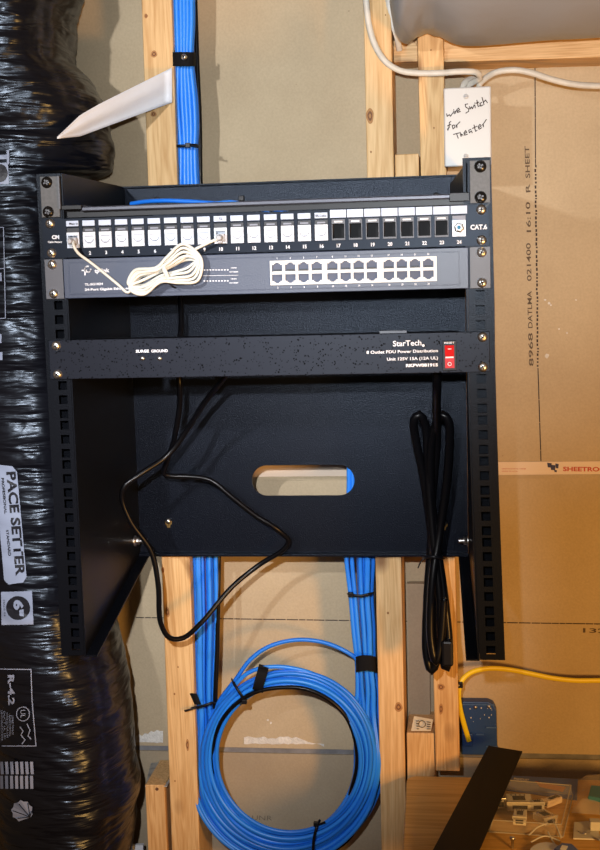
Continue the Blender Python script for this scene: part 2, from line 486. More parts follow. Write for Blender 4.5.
# torn paper along the seam
def ragged(mb, top, bot, Y, th):
    n = len(top)
    for i in range(n-1):
        mb.hexa([P(*top[i], Y), P(*top[i+1], Y), P(*bot[i+1], Y), P(*bot[i], Y)],
                [P(*top[i], Y+th), P(*top[i+1], Y+th), P(*bot[i+1], Y+th), P(*bot[i], Y+th)])
mb = MB()
top = [(x, 737.5+random.uniform(-1.2, 1.2)) for x in range(244, 300, 4)] + [(x, 739+(x-300)*.3+random.uniform(-.6, .6)) for x in range(300, 326, 4)]
bot = [(x, 744+random.uniform(-.6, .6)) for x, _ in top]
ragged(mb, top, bot, SW-1.2, 1.2)
top = [(x, y) for x, y in zip(range(136, 166, 3), (736, 734, 736, 733, 734, 731, 732, 730, 731, 731))]
ragged(mb, top, [(x, 743+random.uniform(-1, .5)) for x, _ in top], SW-1.5, 1.5)
mb.build('torn_gypsum_edge', M['torn'], wall)
mb = MB()   # scuffs on the paper
for u, v, r in ((547, 356, 2.6), (549, 303, 1.6), (545, 300, 1.2), (559, 329, 1.2), (567, 333, 1.0), (551, 305, 1), (576, 300, .8), (268, 720, 1.2), (271, 723, 1.2)):
    pts = [wp(u+r*cos(t)*random.uniform(.6, 1.2), v+r*sin(t)*random.uniform(.6, 1.2)) for t in [k*pi/4 for k in range(8)]]
    mb.add(pts, [list(range(8))])
mb.build('scuff_mark', M['torn'], wall)

# edge tape running along the wall
tp = thing('drywall_edge_tape', P(540, 468, SW-1), 'long pale drywall edge tape with red printed lettering across the wall', 'tape')
zt0, zt1 = P(550, 461.5, SW)[2], P(550, 474.5, SW)[2]
mb = MB(); mb.box(-230, 900, SW-1.3, SW-.05, zt1, zt0); mb.build('tape_strip', M['tape'], tp)
mb = MB(); mb.box(-230, 900, SW-2.2, SW-.05, zt1-5, zt1); mb.build('tape_lip', M['paper'], tp)
tpp = lambda u, v: P(u, v, SW-1.6)
mb = MB(); text(mb, 'SHEETROCK', (563, 471), (612, 471.5), 4.4, tpp, bold=.03); mb.build('lettering', M['redink'], tp)
mb = MB()
text(mb, 'PAPER FACED METAL CORNER', (502, 469.3), (526, 469.3), 1.1, tpp); text(mb, 'MADE IN U.S.A.', (502, 471.8), (518, 471.8), 1.1, tpp)
mb.build('small_print', M['redink'], tp)
mb = MB()
for u, v, w, h in ((549.5, 465.2, 4.6, 5), (553, 467.5, 5, 5.6), (557, 466, 3.4, 5), (555.5, 471, 3, 2.6)):
    mb.add([tpp(u-w/2, v-h/2), tpp(u+w/2, v-h/2+.6), tpp(u+w/2-.4, v+h/2), tpp(u-w/2+.5, v+h/2-.4)], [(0,1,2,3)])
mb.build('logo', M['blueink'], tp)

# ================================================================== FRAMING
def stud(x0, x1, z0, z1, y0, label, m, warp=0, name='wall_stud', cat='stud', bev=1.5):
    mb = MB()
    n = 12
    for i in range(n+1):
        z = z0+(z1-z0)*i/n
        o = warp*(z1-z)/(z1-z0)
        mb.v += [Vector((x0+o, y0, z)), Vector((x1+o, y0, z)), Vector((x1+o, SW-.3, z)), Vector((x0+o, SW-.3, z))]
    for i in range(n):
        a, b = i*4, i*4+4
        for k in range(4):
            mb.f.append([a+k, a+(k+1) % 4, b+(k+1) % 4, b+k]); mb.m.append(0); mb.s.append(False)
    mb.f += [[3,2,1,0], [n*4, n*4+1, n*4+2, n*4+3]]; mb.m += [0, 0]; mb.s += [False, False]
    return tag(mb.build(name, m, bevel=bev), label, cat)
stud(-185, -146, -ZUP, 320, SF, 'tall pine stud at left with the top cable bundle along its right side', M['stud'], warp=-13)
stud(96, 130, -ZUP, 320, SF, 'tall pine stud left of the wall plate, running from top edge to the bottom', M['stud2'], warp=1)
cs = stud(162, 194, -776, P(430, 31, SF)[2], SF, 'pine stud with cut top under the grey duct, directly left of the wall plate', M['stud3'], warp=9)
zb = P(430, 153, SF+6)[2]
stud(131, 161.5, zb-240, zb, SF+6, 'short pine block between two studs, top end just above the rack', M['stud2'], name='wood_block', cat='wood block')
stud(133, 170, -850, P(418, 733, SF+4)[2], SF+4, 'short pine block low between two studs behind the bench corner', M['stud'], name='wood_block', cat='wood block')
def knots(st, lst, Y):
    for u, v, ra, rb in lst:
        mb = MB(); c = P(u, v, Y)
        for rr, dy, m in ((1, .1, 0), (.62, .18, 1), (.3, .25, 0)):
            ring = [c + Vector((ra*rr*cos(t)*(1+.12*sin(3*t+u)), -dy, rb*rr*sin(t)*(1+.1*cos(2*t+v)))) for t in [k*2*pi/16 for k in range(16)]]
            mb.add(ring, [list(range(16))], m)
        mb.build('knot', [M['knot_rim'], M['knot_core']], st)
M['knot_rim'] = mat('knot_rim', (.40, .19, .06, 1), .7); M['knot_core'] = mat('knot_core', (.16, .06, .02, 1), .7)
sA, sB = [o for o in COL.objects if o.name.startswith('wall_stud')][:2]
knots(sA, ((146, 16, 2.4, 2.8), (154, 54, 4.2, 4.2), (153.5, 114, 3.8, 3.8), (163, 570, 2.2, 4), (167.5, 612, 3.4, 6.5), (178, 667, 1.1, 1.3), (174.5, 694, 1.4, 1.6), (187.5, 745, 2.4, 8), (175, 781, 1.2, 1.3)), SF)
knots(sB, ((368, 15, .9, .9), (385.5, 15, .9, .9), (370, 116, 5, 9), (371, 152, 1.2, 1.6), (388, 613, 1.6, 1.8), (398.5, 707, 5.2, 6.2)), SF)
knots(cs, ((441, 687, 5, 4.4), (441, 709, 2.8, 8), (431, 50, 1, 1.2), (434, 128, 1, 1.4)), SF)
# small offcut lower left: pine face, weathered top
xb0, xb1 = P(146, 790, SF)[0], P(166, 790, SF)[0]
zc0, zc1 = P(156, 785, SF)[2], P(156, 763, SF+30)[2]
wb = thing('wood_block', ((xb0+xb1)/2, SF, -ZUP), 'pine post with a grey weathered top standing left of the left stud', 'wood block')
mb = MB(); mb.box(xb0-1, xb1-2, SF, SW-.3, -ZUP, zc0); mb.build('post', M['stud3'], wb, bevel=1)
mb = MB()
mb.hexa([P(145, 786, SF), P(167, 786, SF), P(167, 787, SF), P(145, 787, SF)], [P(151, 763, SW-1), P(166, 763, SW-1), (xb1-2, SW-1, zc0-3), (xb0-1, SW-1, zc0-3)])
mb.build('weathered_top', M['endgrain'], wb)
mb = MB()
c = P(157, 789, SF)
mb.lathe(c + Vector((0, -.6, 0)), (0, 1, 0), [(2.4, 0), (2.4, .6)], 10); mb.build('knot', mat('knot', (.12, .05, .02, 1), .7), wb)
# horizontal plate under the grey duct
mb = MB()
a0, a1, b0, b1 = P(444, 49, SF+14), P(640, 37, SF+14), P(444, 62, SF+14), P(640, 56, SF+14)
mb.hexa([a0+Vector((0, 0, 12)), a1+Vector((0, 0, 12)), b1, b0], [Vector((p[0], SW-.3, p[2])) for p in (a0+Vector((0, 0, 12)), a1+Vector((0, 0, 12)), b1, b0)])
tag(mb.build('horizontal_plate', M['hwood'], bevel=1), 'horizontal pine plate under the grey duct at upper right', 'wood plate')
mb = MB()
mb.box(130.8, 161.2, SF+30, SW-.3, P(404, 62, SF+30)[2], P(404, 40, SF+30)[2])
tag(mb.build('horizontal_plate', M['hwood'], bevel=1), 'short piece of horizontal pine plate between the two upper right studs', 'wood plate')
# strip of drywall against the stud, low right
mb = MB(); mb.box(134, 163, SW-14, SW-.3, P(420, 734, SW)[2], -540)
tag(mb.build('drywall_strip', M['paper_low']), 'narrow grey drywall strip between the studs below the rack', 'drywall strip')

# ================================================================== DUCT, left
DZ0, DZ1 = -1200, 420
def duct_x(z):          # right-hand reach of the sleeve
    keys = [(-1200, -243), (-905, -243), (-840, -235), (-790, -226), (-745, -231), (-700, -233), (-660, -236), (-620, -240), (-590, -246), (-560, -256), (-540, -260),
            (10, -258), (22, -226), (50, -222), (85, -228), (105, -236), (130, -250), (160, -272), (200, -268), (240, -255), (420, -225)]
    for (a, x), (b, y) in zip(keys, keys[1:]):
        if z <= b:
            t = (z-a)/(b-a); t = t*t*(3-2*t)
            return x+(y-x)*t
    return keys[-1][1]
def duct_pt(t, z):
    R = 108
    if 55 < z < 85: R -= 6*sin((z-55)/30*pi)
    ax, ay = -325 + 4*sin(z/170), 222
    if z > 100: ax -= min(1, (z-100)/60)*12
    if z < -560: ax += min(1, (-560-z)/80)*16
    nx, ny = cos(t), sin(t)
    q = Vector((nx*2.2, ny*2.2, z*.02))
    w = 3.2*noise.noise(Vector((nx*1.6+z*.004, ny*1.6, z*.02)))
    zz = z + 26*nx + 10*noise.noise(Vector((nx*2, ny*2, z*.01)))
    w += 1.7*(1-abs(noise.noise(Vector((nx*1.3+4, ny*1.3, zz*.055)))*2.2))
    w += 1.0*(1-abs(noise.noise(Vector((nx*2.2, ny*2.2+9, zz*.12)))*2.4))
    w += .5*(1-abs(noise.noise(Vector((nx*4.2, ny*4.2+3, zz*.26)))*2.4))
    if z > 70: w *= 1.5
    x, y = ax+nx*(R+w), ay+ny*(R+w)
    reach = duct_x(z)
    k = (reach-ax)/R
    if nx > 0: x = ax + nx*(R*(1 + (k-1)*min(1, nx*1.25)) + w*.75)
    if -560 < z < 10: x = min(x, -254.0 + .0*w)
    return Vector((x, min(y, SW-2), z))
mb = MB()
NT, NZ = 180, 400
for j in range(NZ+1):
    z = DZ0 + (DZ1-DZ0)*j/NZ
    for i in range(NT):
        mb.v.append(duct_pt(2*pi*i/NT, z))
for j in range(NZ):
    for i in range(NT):
        mb.f.append([j*NT+i, j*NT+(i+1) % NT, (j+1)*NT+(i+1) % NT, (j+1)*NT+i]); mb.m.append(0); mb.s.append(True)
dk = thing('insulated_duct', (-325, 222, DZ0), 'large vertical duct in wrinkled glossy black plastic film at left edge', 'duct')
sleeve = mb.build('duct_sleeve', M['film'], dk)
bvh = BVHTree.FromPolygons(mb.v, mb.f)
def onduct(u, v, off=.9):
    d = (FWD + RT*((u-300)/F) - UP*((v-425)/F)).normalized()
    loc, nor, i, dist = bvh.ray_cast(CAM, d)
    if loc is None: return P(u, v, 120)
    return loc - d*(off*1.6)
def patch(mb, tl, tr, br, bl, off, m=0, nu=10, nv=24, r=0):
    tl, tr, br, bl = map(Vector, (tl, tr, br, bl)); vs = []
    for j in range(nv+1):
        for i in range(nu+1):
            a, b = i/nu, j/nv
            if r:
                e = r/max((bl-tl).length, 1)
                for lim, sgn in ((e, -1), (1-e, 1)):
                    dd = (lim-b)*-sgn if sgn == 1 else (lim-b)
                    if sgn == -1 and b < e or sgn == 1 and b > 1-e:
                        k = abs(b-lim)/e
                        ins = (1-math.sqrt(max(0, 1-k*k)))*r/max((tr-tl).length, 1)
                        a = ins + (1-2*ins)*a
            p = tl.lerp(tr, a).lerp(bl.lerp(br, a), b)
            vs.append(onduct(p.x, p.y, off))
    mb.add(vs, [(j*(nu+1)+i, j*(nu+1)+i+1, (j+1)*(nu+1)+i+1, (j+1)*(nu+1)+i) for j in range(nv) for i in range(nu)], m, True)
dp = lambda u, v: onduct(u, v, 1.5)
dq = lambda u, v: onduct(u, v, 2.1)
mb = MB(); patch(mb, (-6, 464), (16.5, 467), (27, 582), (4.5, 585), .9, r=4)
lb = mb.build('printed_name_label', M['silverprint'], sleeve)
mb = MB()
text(mb, 'PACE SETTER', (6.5, 472), (16.2, 576), 9.2, dp, bold=.035, up=(1, -.06))
text(mb, 'PROFESSIONAL', (1.2, 478), (4.5, 514), 2.6, dp, bold=.03, up=(1, -.06))
text(mb, 'STANDARD', (6.0, 530), (8.5, 556), 2.6, dp, bold=.03, up=(1, -.06))
mb.build('printed_name', M['darkprint'], sleeve)
mb = MB(); patch(mb, (1, 592), (32, 591), (33.5, 624.5), (1.5, 625), .9, nv=12); mb.build('size_label', M['silverprint'], sleeve)
def disc(mb, u, v, r, place, ry=None, n=28, m=0):
    ry = ry or r
    ring = [place(u, v)] + [place(u+r*.5*cos(2*pi*k/n), v+ry*.5*sin(2*pi*k/n)) for k in range(n)] + [place(u+r*cos(2*pi*k/n), v+ry*sin(2*pi*k/n)) for k in range(n)]
    mb.add(ring, [(0, 1+k, 1+(k+1) % n) for k in range(n)] + [(1+k, 1+n+k, 1+n+(k+1) % n, 1+(k+1) % n) for k in range(n)], m)
mb = MB(); disc(mb, 18, 608, 12, dp); text(mb, 'MADE IN', (3, 600), (4, 616), 1.8, dp); mb.build('size_disc', M['darkprint'], sleeve)
mb = MB(); text(mb, '6"', (14, 600), (14.4, 616.5), 9, dq, bold=.05, up=(1, -.02)); mb.build('size_lettering', M['silverprint'], sleeve)
def stroke(mb, pts, w, place, m=0):
    pts = [Vector(p) for p in pts]
    for a, b in zip(pts, pts[1:]):
        d = (b-a); L = d.length
        if L < 1e-3: continue
        n = Vector((-d.y, d.x))/L*w/2; k = max(1, int(L/6))
        for i in range(k):
            p, q = a+d*i/k, a+d*(i+1)/k
            e = d/L*w*.25
            mb.add([place(*(p-n-e)), place(*(q-n+e)), place(*(q+n+e)), place(*(p+n-e))], [(0,1,2,3)], m)
mb = MB()
stroke(mb, [(-4, 669), (31, 669.5), (32, 700), (36, 746), (-4, 746)], .9, dp)
text(mb, 'R-4.2', (8, 675), (8.5, 705), 6.2, dp, bold=.04, up=(1, -.02))
n = 20
stroke(mb, [(23+6.5*cos(2*pi*k/n), 714+7*sin(2*pi*k/n)) for k in range(n+1)], .8, dp)
text(mb, 'UL', (20.5, 710), (20.7, 718), 5, dp, up=(1, 0))
for k in range(6):
    text(mb, random.choice(('UNDERWRITERS', 'CLASSIFIED AIR', 'DUCT UL 181', 'CONNECTOR 6 IN')), (-2+k*2.7, 709+k*1.2), (-1.5+k*2.7, 742-k*1.5), 1.9, dp, up=(1, -.02))
stroke(mb, [(20, 727), (23, 731), (21, 735), (25, 740), (22, 744)], 1, dp); stroke(mb, [(27, 724), (30, 730), (28, 736), (31, 739)], 1, dp)
mb.build('rating_box', M['silverprint'], sleeve); mb = MB()
for k in range(7):
    x = 1.5+k*5
    stroke(mb, [(x, 762.5), (x+.8, 773.5)], 3, dp); stroke(mb, [(x, 776.5), (x+.3, 788)], 3, dp)
mb.build('printed_bars', M['silverprint'], sleeve); mb = MB()
stroke(mb, [(-3, 227), (3.5, 227.5), (5.5, 318), (-3, 319)], .8, dp); stroke(mb, [(-3, 268.5), (4.5, 268.5)], .7, dp)
mb.build('printed_frame', M['silverprint'], sleeve); mb = MB()
text(mb, 'T', (0, 150), (0.2, 164), 9, dp, bold=.06, up=(1, 0))
mb.build('printed_marks', M['silverprint'], sleeve)
mb = MB()
patch(mb, (-5, 273), (1.5, 273), (1.8, 281), (-5, 281), .9, nu=3, nv=4); mb.build('printed_block', M['silverprint'], sleeve); mb = MB(); patch(mb, (-5, 334), (1.5, 334), (1.5, 343), (-5, 343), .9, nu=3, nv=4); mb.build('printed_block', M['silverprint'], sleeve); mb = MB(); patch(mb, (-5, 352), (2.5, 352), (2.5, 360), (-5, 360), .9, nu=3, nv=4); mb.build('printed_block', M['silverprint'], sleeve); mb = MB()
patch(mb, (-5, 163), (8, 163), (9, 184), (-5, 184), .9, nu=4, nv=6)
mb.build('printed_block', M['silverprint'], sleeve)
mb = MB(); disc(mb, 0, 173, 7.5, dp, 9); mb.build('printed_disc', M['darkprint'], sleeve)
mb = MB()   # fan-shaped emblem
fan = [(22+10.5*cos(t)*(.9 if k % 2 else 1.05), 811+10.5*sin(t)*(.9 if k % 2 else 1.05)) for k, t in enumerate([pi*.6 + k*pi*1.5/14 for k in range(15)])]
c0 = (31, 818)
mb.add([dp(31, 817)] + [dp(*q) for q in fan], [(0, k, k+1) for k in range(1, 15)])
mb.build('printed_emblem', M['silverprint'], sleeve)
mb = MB()
for q in fan[1:-1:3]: stroke(mb, [(30, 817), (30+(q[0]-30)*.9, 817+(q[1]-817)*.9)], .9, dq)
mb.build('emblem_ribs', M['darkprint'], sleeve)

# ------------------------------------------------------------------ grey duct top right
mb = MB()
NT, NX = 96, 150
X0, X1 = 128, 700
xs0 = P(392, 20, 215)[0]
for i in range(NX+1):
    t = i/NX; x = xs0 + (X1-xs0)*t
    zbot = P(480, 47, 215)[2] + 8*t
    e = min(1, ((x-xs0)/22)); e = math.sqrt(max(0, 1-(1-e)**2))
    for k in range(NT):
        a = 2*pi*k/NT
        ry, rz = 118, 125
        y = 205 + cos(a)*ry*(.55+.45*e); z = zbot + rz + sin(a)*rz*(.7+.3*e)
        cx = P(428, 32, 215)[0]
        dent = 19*math.exp(-((x-cx)/26)**2)
        if sin(a) < 0: z += dent*(-sin(a))**2
        z += 2.2*noise.noise(Vector((x*.02, cos(a)*2, sin(a)*2))) + (1-e)*3
        y += 4*noise.noise(Vector((x*.012+5, cos(a)*1.5, sin(a)*1.5)))
        if 0 < x-xs0 < 60: z += 3.5*noise.noise(Vector((x*.09, a*3, 1)))
        mb.v.append(Vector((x, min(y, SW-6), z)))
for i in range(NX):
    for k in range(NT):
        mb.f.append([i*NT+k, i*NT+(k+1) % NT, (i+1)*NT+(k+1) % NT, (i+1)*NT+k]); mb.m.append(0); mb.s.append(True)
mb.f += [list(range(NT)), list(range(NX*NT, NX*NT+NT))]; mb.m += [0, 0]; mb.s += [False, False]
gd = tag(mb.build('grey_duct', M['grey_duct']), 'big smooth grey duct crossing the upper right corner', 'duct')

# ------------------------------------------------------------------ white strip from duct to stud
mb = MB()
n, k = 26, 8
for i in range(n+1):
    t = i/n
    def pl(ks):
        for (x0_, y0_), (x1_, y1_) in zip(ks, ks[1:]):
            if 57+t*115 <= x1_+.01: return Vector((57+t*115, y0_+(y1_-y0_)*(57+t*115-x0_)/(x1_-x0_)))
        return Vector(ks[-1])
    a = pl([(57, 137), (80, 115), (100, 103.5), (172, 67.5)]); b = pl([(57, 138.5), (80, 136.5), (100, 129), (172, 102.5)])
    Y = 108 + (SF-4-108)*min(1, t*1.04)
    for j in range(k+1):
        s = j/k
        q = a.lerp(b, s)
        mb.v.append(P(q.x, q.y, Y + 5*sin(s*9+t*1.5)*(1-t)*t*2 + 2*noise.noise(Vector((t*3, s*5, 0)))))
for i in range(n):
    for j in range(k):
        q = i*(k+1)+j
        mb.f.append([q, q+1, q+k+2, q+k+1]); mb.m.append(0); mb.s.append(True)
o = mb.build('plastic_strip', M['strip'])
sm = o.modifiers.new('thick', 'SOLIDIFY'); sm.thickness = .0006
tag(o, 'white translucent plastic strip stretched from black duct to left stud', 'strip')

# ================================================================== RACK
def splay(p):
    x, y, z = p
    if x > 60: x += (8*max(0, (-z-200)/336)**1.2 - 2.5*max(0, 1+z/150))*max(0, 1-y/(SF-4))
    return (x, y, z)
def splay_edge(p):
    return splay(p) if p[0] > 200 else tuple(p)
rack = thing('wall_mount_rack', (0, SF, -480), 'black open wall-mount equipment rack with square-holed rails', 'rack')
def hole_plate(mb, x0, x1, z0, z1, y0, y1, hx, holes, hs):
    [mb.box(x0, hx-hs, y0, y1, z0+(z1-z0)*k/24, z0+(z1-z0)*(k+1)/24) for k in range(24)]; mb.box(hx+hs, x1, y0, y1, z0, z1) if hx < 0 else [mb.box(hx+hs, x1, y0, y1, z0+(z1-z0)*k/24, z0+(z1-z0)*(k+1)/24) for k in range(24)]
    zz = z1
    for h in holes:
        mb.box(hx-hs, hx+hs, y0, y1, h+hs, zz); zz = h-hs
    mb.box(hx-hs, hx+hs, y0, y1, z0, zz)
def zbox(mb, x0, x1, y0, y1, z0, z1, n=24):
    for k in range(n): mb.box(x0, x1, y0, y1, z0+(z1-z0)*k/n, z0+(z1-z0)*(k+1)/n)
holes = [-(u*44.45+d) for u in range(12) for d in (6.35, 22.2, 38.1)]
ZB = -538
mb = MB(); hole_plate(mb, -246, -219, ZB, 3, 0, 2.2, -228.5, holes, 4.9)
mb.box(-246, -244, 2.2, 26, ZB, 3); mb.box(-246, -219.4, 24, 26, ZB, 3); mb.build('rail', M['powder'], rack)
mb = MB(); hole_plate(mb, 219.5, 247, ZB, 3, 0, 2.2, 232, holes, 4.9)
zbox(mb, 245, 247, 2.2, 26, ZB, 3); zbox(mb, 219.6, 247, 24, 26, ZB, 3); mb.warp(splay).build('rail', M['powder'], rack)
for s in (-1, 1):
    x = 217.5*s
    mb = MB()
    for k in range(24):
        za, zb_, zc_, zd_ = [3+(e-3)*kk/24 for e, kk in ((ZB, k), (ZB, k+1), (-480, k+1), (-480, k))]
        mb.prism([(x, 1.0, za), (x, SF-1, zd_), (x, SF-1, zc_), (x, 1.0, zb_)], (1.9*s, 0, 0))
    mb.warp(splay).build('side_panel', M['powder'], rack)
    mb = MB()   # folded lower edge
    q = 22
    mb.hexa([(x, 2.2, ZB), (x+1.8*s, 2.2, ZB), (x+1.8*s, 2.2, ZB-1.8), (x, 2.2, ZB-1.8)], [(x, SF-3, -480), (x+1.8*s, SF-3, -480), (x+1.8*s, SF-3, -482), (x, SF-3, -482)])
    mb.hexa([(x, 2.2, ZB), (x-13*s, 2.2, ZB), (x-13*s, 2.2, ZB-1.8), (x, 2.2, ZB-1.8)], [(x, SF-3, -480), (x-13*s, SF-3, -480), (x-13*s, SF-3, -482), (x, SF-3, -482)])
    mb.warp(splay).build('lower_flange', M['powder'], rack)
# back panel with a rounded hand slot
sl, sr_ = P(252, 480, SF-2)[0], P(354.5, 480, SF-2)[0]
st, sb = P(303, 465, SF-2)[2], P(303, 495.5, SF-2)[2]
mb = MB(); Y0, Y1 = SF-3, SF-.8
mb.box(-217.4, sl, Y0, Y1, -480, 3); 
[mb.box(sr_, 217.4, Y0, Y1, -480+k*20.125, -480+(k+1)*20.125) for k in range(24)]
mb.box(sl, sr_, Y0, Y1, st, 3); mb.box(sl, sr_, Y0, Y1, -480, sb)
r = (st-sb)/2; zc = (st+sb)/2
for sx, ex in ((sl, 1), (sr_, -1)):
    for sg in (1, -1):
        arc = [(sx + ex*(r - r*cos(a)), zc + sg*r*sin(a)) for a in [k*pi/2/10 for k in range(11)]]
        corner = (sx, zc+sg*r)
        for (ax, az), (bx, bz) in zip(arc, arc[1:]):
            mb.prism([(corner[0], Y0, corner[1]), (ax, Y0, az), (bx, Y0, bz)], (0, Y1-Y0, 0))
bp_ = mb.warp(splay_edge).build('back_panel', M['powder_back'], rack)
mb = MB(); mb.box(-217.4, 217.4, SF-13, SF-3, -482, -478.5); mb.build('bottom_lip', M['powder_back'], rack, bevel=.5)
mb = MB(); mb.box(-217.4, 217.4, SF-12, SF-3, 1.2, 3); mb.build('top_lip', M['powder'], rack)
def screw_mb(mb, c, r=5.4, m=0, mx=1, ax=(0, -1, 0), rot=.4, washer=True):
    c = Vector(c)
    if washer: mb.lathe(c, ax, [(r*1.14, 0), (r*1.1, .4), (r*.98, 1.0)], 20, m)
    mb.lathe(c, ax, [(r, 1.0), (r*.97, 1.8), (r*.8, 2.8), (r*.45, 3.4), (0.01, 3.6)], 20, m)
    for k in (0, 1):
        t = rot + k*pi/2
        d = Vector((cos(t), 0, sin(t)))*r*.55; n = Vector((-sin(t), 0, cos(t)))*r*.13
        y = Vector((0, -3.75, 0)); y2 = Vector((0, -2.4, 0))
        mb.hexa([c-d-n+y, c+d-n+y, c+d+n+y, c-d+n+y], [c-d-n+y2, c+d-n+y2, c+d+n+y2, c-d+n+y2], mx)
def hw(parent, u, v, Y, r=5, m='chrome', name='screw', rot=None):
    mb = MB(); screw_mb(mb, P(u, v, Y), r, rot=random.uniform(0, 1.5) if rot is None else rot)
    return mb.build(name, [M[m], M['void']], parent)
for u, v in ((168.5, 521), (444, 523)):
    mb = MB(); c = P(u, v, SF-3.2)
    mb.lathe(c + Vector((0, 0, -2)), (0, -1, 0), [(4.6, 0), (4.6, 1)], 14, 0); mb.box(c.x-2, c.x+2, SF-4.2, SF-3.2, c.z-9, c.z, 0)
    mb.lathe(c, (0, -1, 0), [(4, 1), (3.6, 2.8), (1.5, 4), (.01, 4.1)], 14, 1)
    o = mb.build('keyhole_screw', [M['lit_wood'], M['chrome']], rack); o['label'] = 'keyhole screw on a yellow disc standing in for lit wood behind'
c = P(128, 541, 235)
mb = MB(); mb.lathe((-217.3, 236, c.z), (1, 0, 0), [(3, 0), (3, 17)], 12); mb.lathe((-217.3, 236, c.z), (1, 0, 0), [(8, 0), (8, 1.5), (6, 1.5), (6, 6)], 6); mb.lathe((-206, 236, c.z), (1, 0, 0), [(5, 0), (5, 3)], 6)
mb.build('side_bolt', M['steel'], rack)
c = Vector((217.3, 236, c.z))
mb = MB(); mb.lathe((217.3, 236, c.z), (-1, 0, 0), [(3, 0), (3, 12)], 12); mb.lathe((217.3, 236, c.z), (-1, 0, 0), [(8, 0), (8, 1.5), (6, 1.5), (6, 6)], 6)
mb.build('side_bolt', M['steel'], rack)
for u in (157, 436):
    mb = MB(); c = P(u, 200 if u == 157 else 196, SF-3); mb.lathe(c, (0, -1, 0), [(4.5, 0), (4.5, 2), (2.5, 2), (2.5, 1)], 16, 0); mb.build('grommet', M['black'], rack)

# ------------------------------------------------------------------ lacing bar (first unit)
def U(k): return -44.45*k
lb = thing('cable_lacing_bar', (0, -2, U(1)), 'black horizontal cable lacing bar with grey-lit ears in the topmost rack space', 'lacing bar')
mb = MB(); mb.box(-241.5, -221, -2, 0, U(1)+.6, 0); mb.build('ear', M['powder_lit'], lb, bevel=.4)
mb = MB(); mb.box(-221.2, -219.4, -4, 26, U(1)+9, 0); mb.build('ear_fold', M['switchear'], lb)
mb = MB(); mb.box(222.5, 243.5, -2, 0, U(1)+.6, 0); mb.build('ear', M['powder_lit'], lb, bevel=.4)
zA = U(1)+6
mb = MB()
mb.hexa([P(466, 163, 0), P(467.5, 163, 0), P(467.5, 199, 0), P(466, 199, 0)], [P(450, 184, 95), P(451.5, 184, 95), P(451.5, 199, 95), P(450, 199, 95)])
mb.build('gusset', M['powder'], lb)
mb = MB(); mb.box(-219.4, -197, -1, 40, zA+2, zA+7); mb.box(-197, -190, 4, 40, zA+2, zA+6); mb.build('end_bracket', M['black'], lb, bevel=.6)
mb = MB(); mb.box(201, 222, -1, 40, zA-3, zA+6); mb.build('end_bracket', M['black'], lb, bevel=.6)
mb = MB(); mb.box(-199, 202, 2, 9, zA, zA+5); mb.build('bar', M['lace'], lb, bevel=1.2)
mb = MB(); mb.box(-219, 222, 9, 12, zA-6, zA+1.5); mb.build('bar_flange', M['black'], lb)
for x, k in ((-234, 0), (233.5, 1)):
    for z in (-6.35, -38.1):
        mb = MB(); screw_mb(mb, (x, -2, z), 5.6, rot=.5); mb.build('mounting_screw', [M['blackscrew'], M['switchear']], lb)
mb = MB(); mb.hexa([P(485, 206, -3), P(490, 202, -3), P(490.5, 203, -3), P(486, 207.5, -3)], [P(485, 206, -2), P(490, 202, -2), P(490.5, 203, -2), P(486, 207.5, -2)]); mb.build('wire_stub', M['black'], lb)

# ------------------------------------------------------------------ patch panel (second unit)
pp = thing('network_patch_bay', (0, -1.6, U(2)), 'black 24 port patch panel numbered below a row of white jacks', 'patch panel')
xa, xb_ = P(73.5, 237, 0)[0], P(459, 226, 0)[0]
px_ = [xa + (xb_-xa)*k/23 for k in range(24)]
zt, zb2 = U(1)-1.5, U(2)+.8
hz1, hz0 = P(90, 227, 0)[2], P(90, 248, 0)[2]
HW = 7.3
mb = MB()
mb.box(-241.5, 241.5, -1.6, 0, hz1, zt); mb.box(-241.5, 241.5, -1.6, 0, zb2, hz0)
x = -241.5
for c in px_:
    mb.box(x, c-HW, -1.6, 0, hz0, hz1); x = c+HW
mb.box(x, 241.5, -1.6, 0, hz0, hz1)
mb.box(-215, 215, 0, 26, zt-1, zt); mb.box(-215, 215, 0, 24, zb2, zb2+1.2)
mb.build('faceplate', M['panel'], pp)
f0 = lambda u, v: P(u, v, -1.95)
f1 = lambda u, v: P(u, v, -2.3)
lz1, lz0 = P(90, 220.3, 0)[2], P(90, 225.8, 0)[2]
for k, c in enumerate(px_):
    mb = MB()
    w = 6.9 if k < 16 else 8.6
    mb.box(c-w, c+w, -2.5, -1.6, lz0, lz1 if k < 16 else lz1+2.5)
    o = mb.build('label_window', M['whitelab'], pp, bevel=.3)
    if k in (0, 9, 16-1):
        mb = MB()
        u, v = {0: (73.5, 224.8), 9: (221, 219.5), 15: (321, 216.8)}[k]
        ctext(mb, {0: 'Main In', 9: 'E.J.', 15: 'BR.Cable'}[k], (u, v), 2.3, lambda a, b: P(a, b, -2.8), bold=.02, squeeze=.95)
        mb.build('handwriting', M['ink'], o)
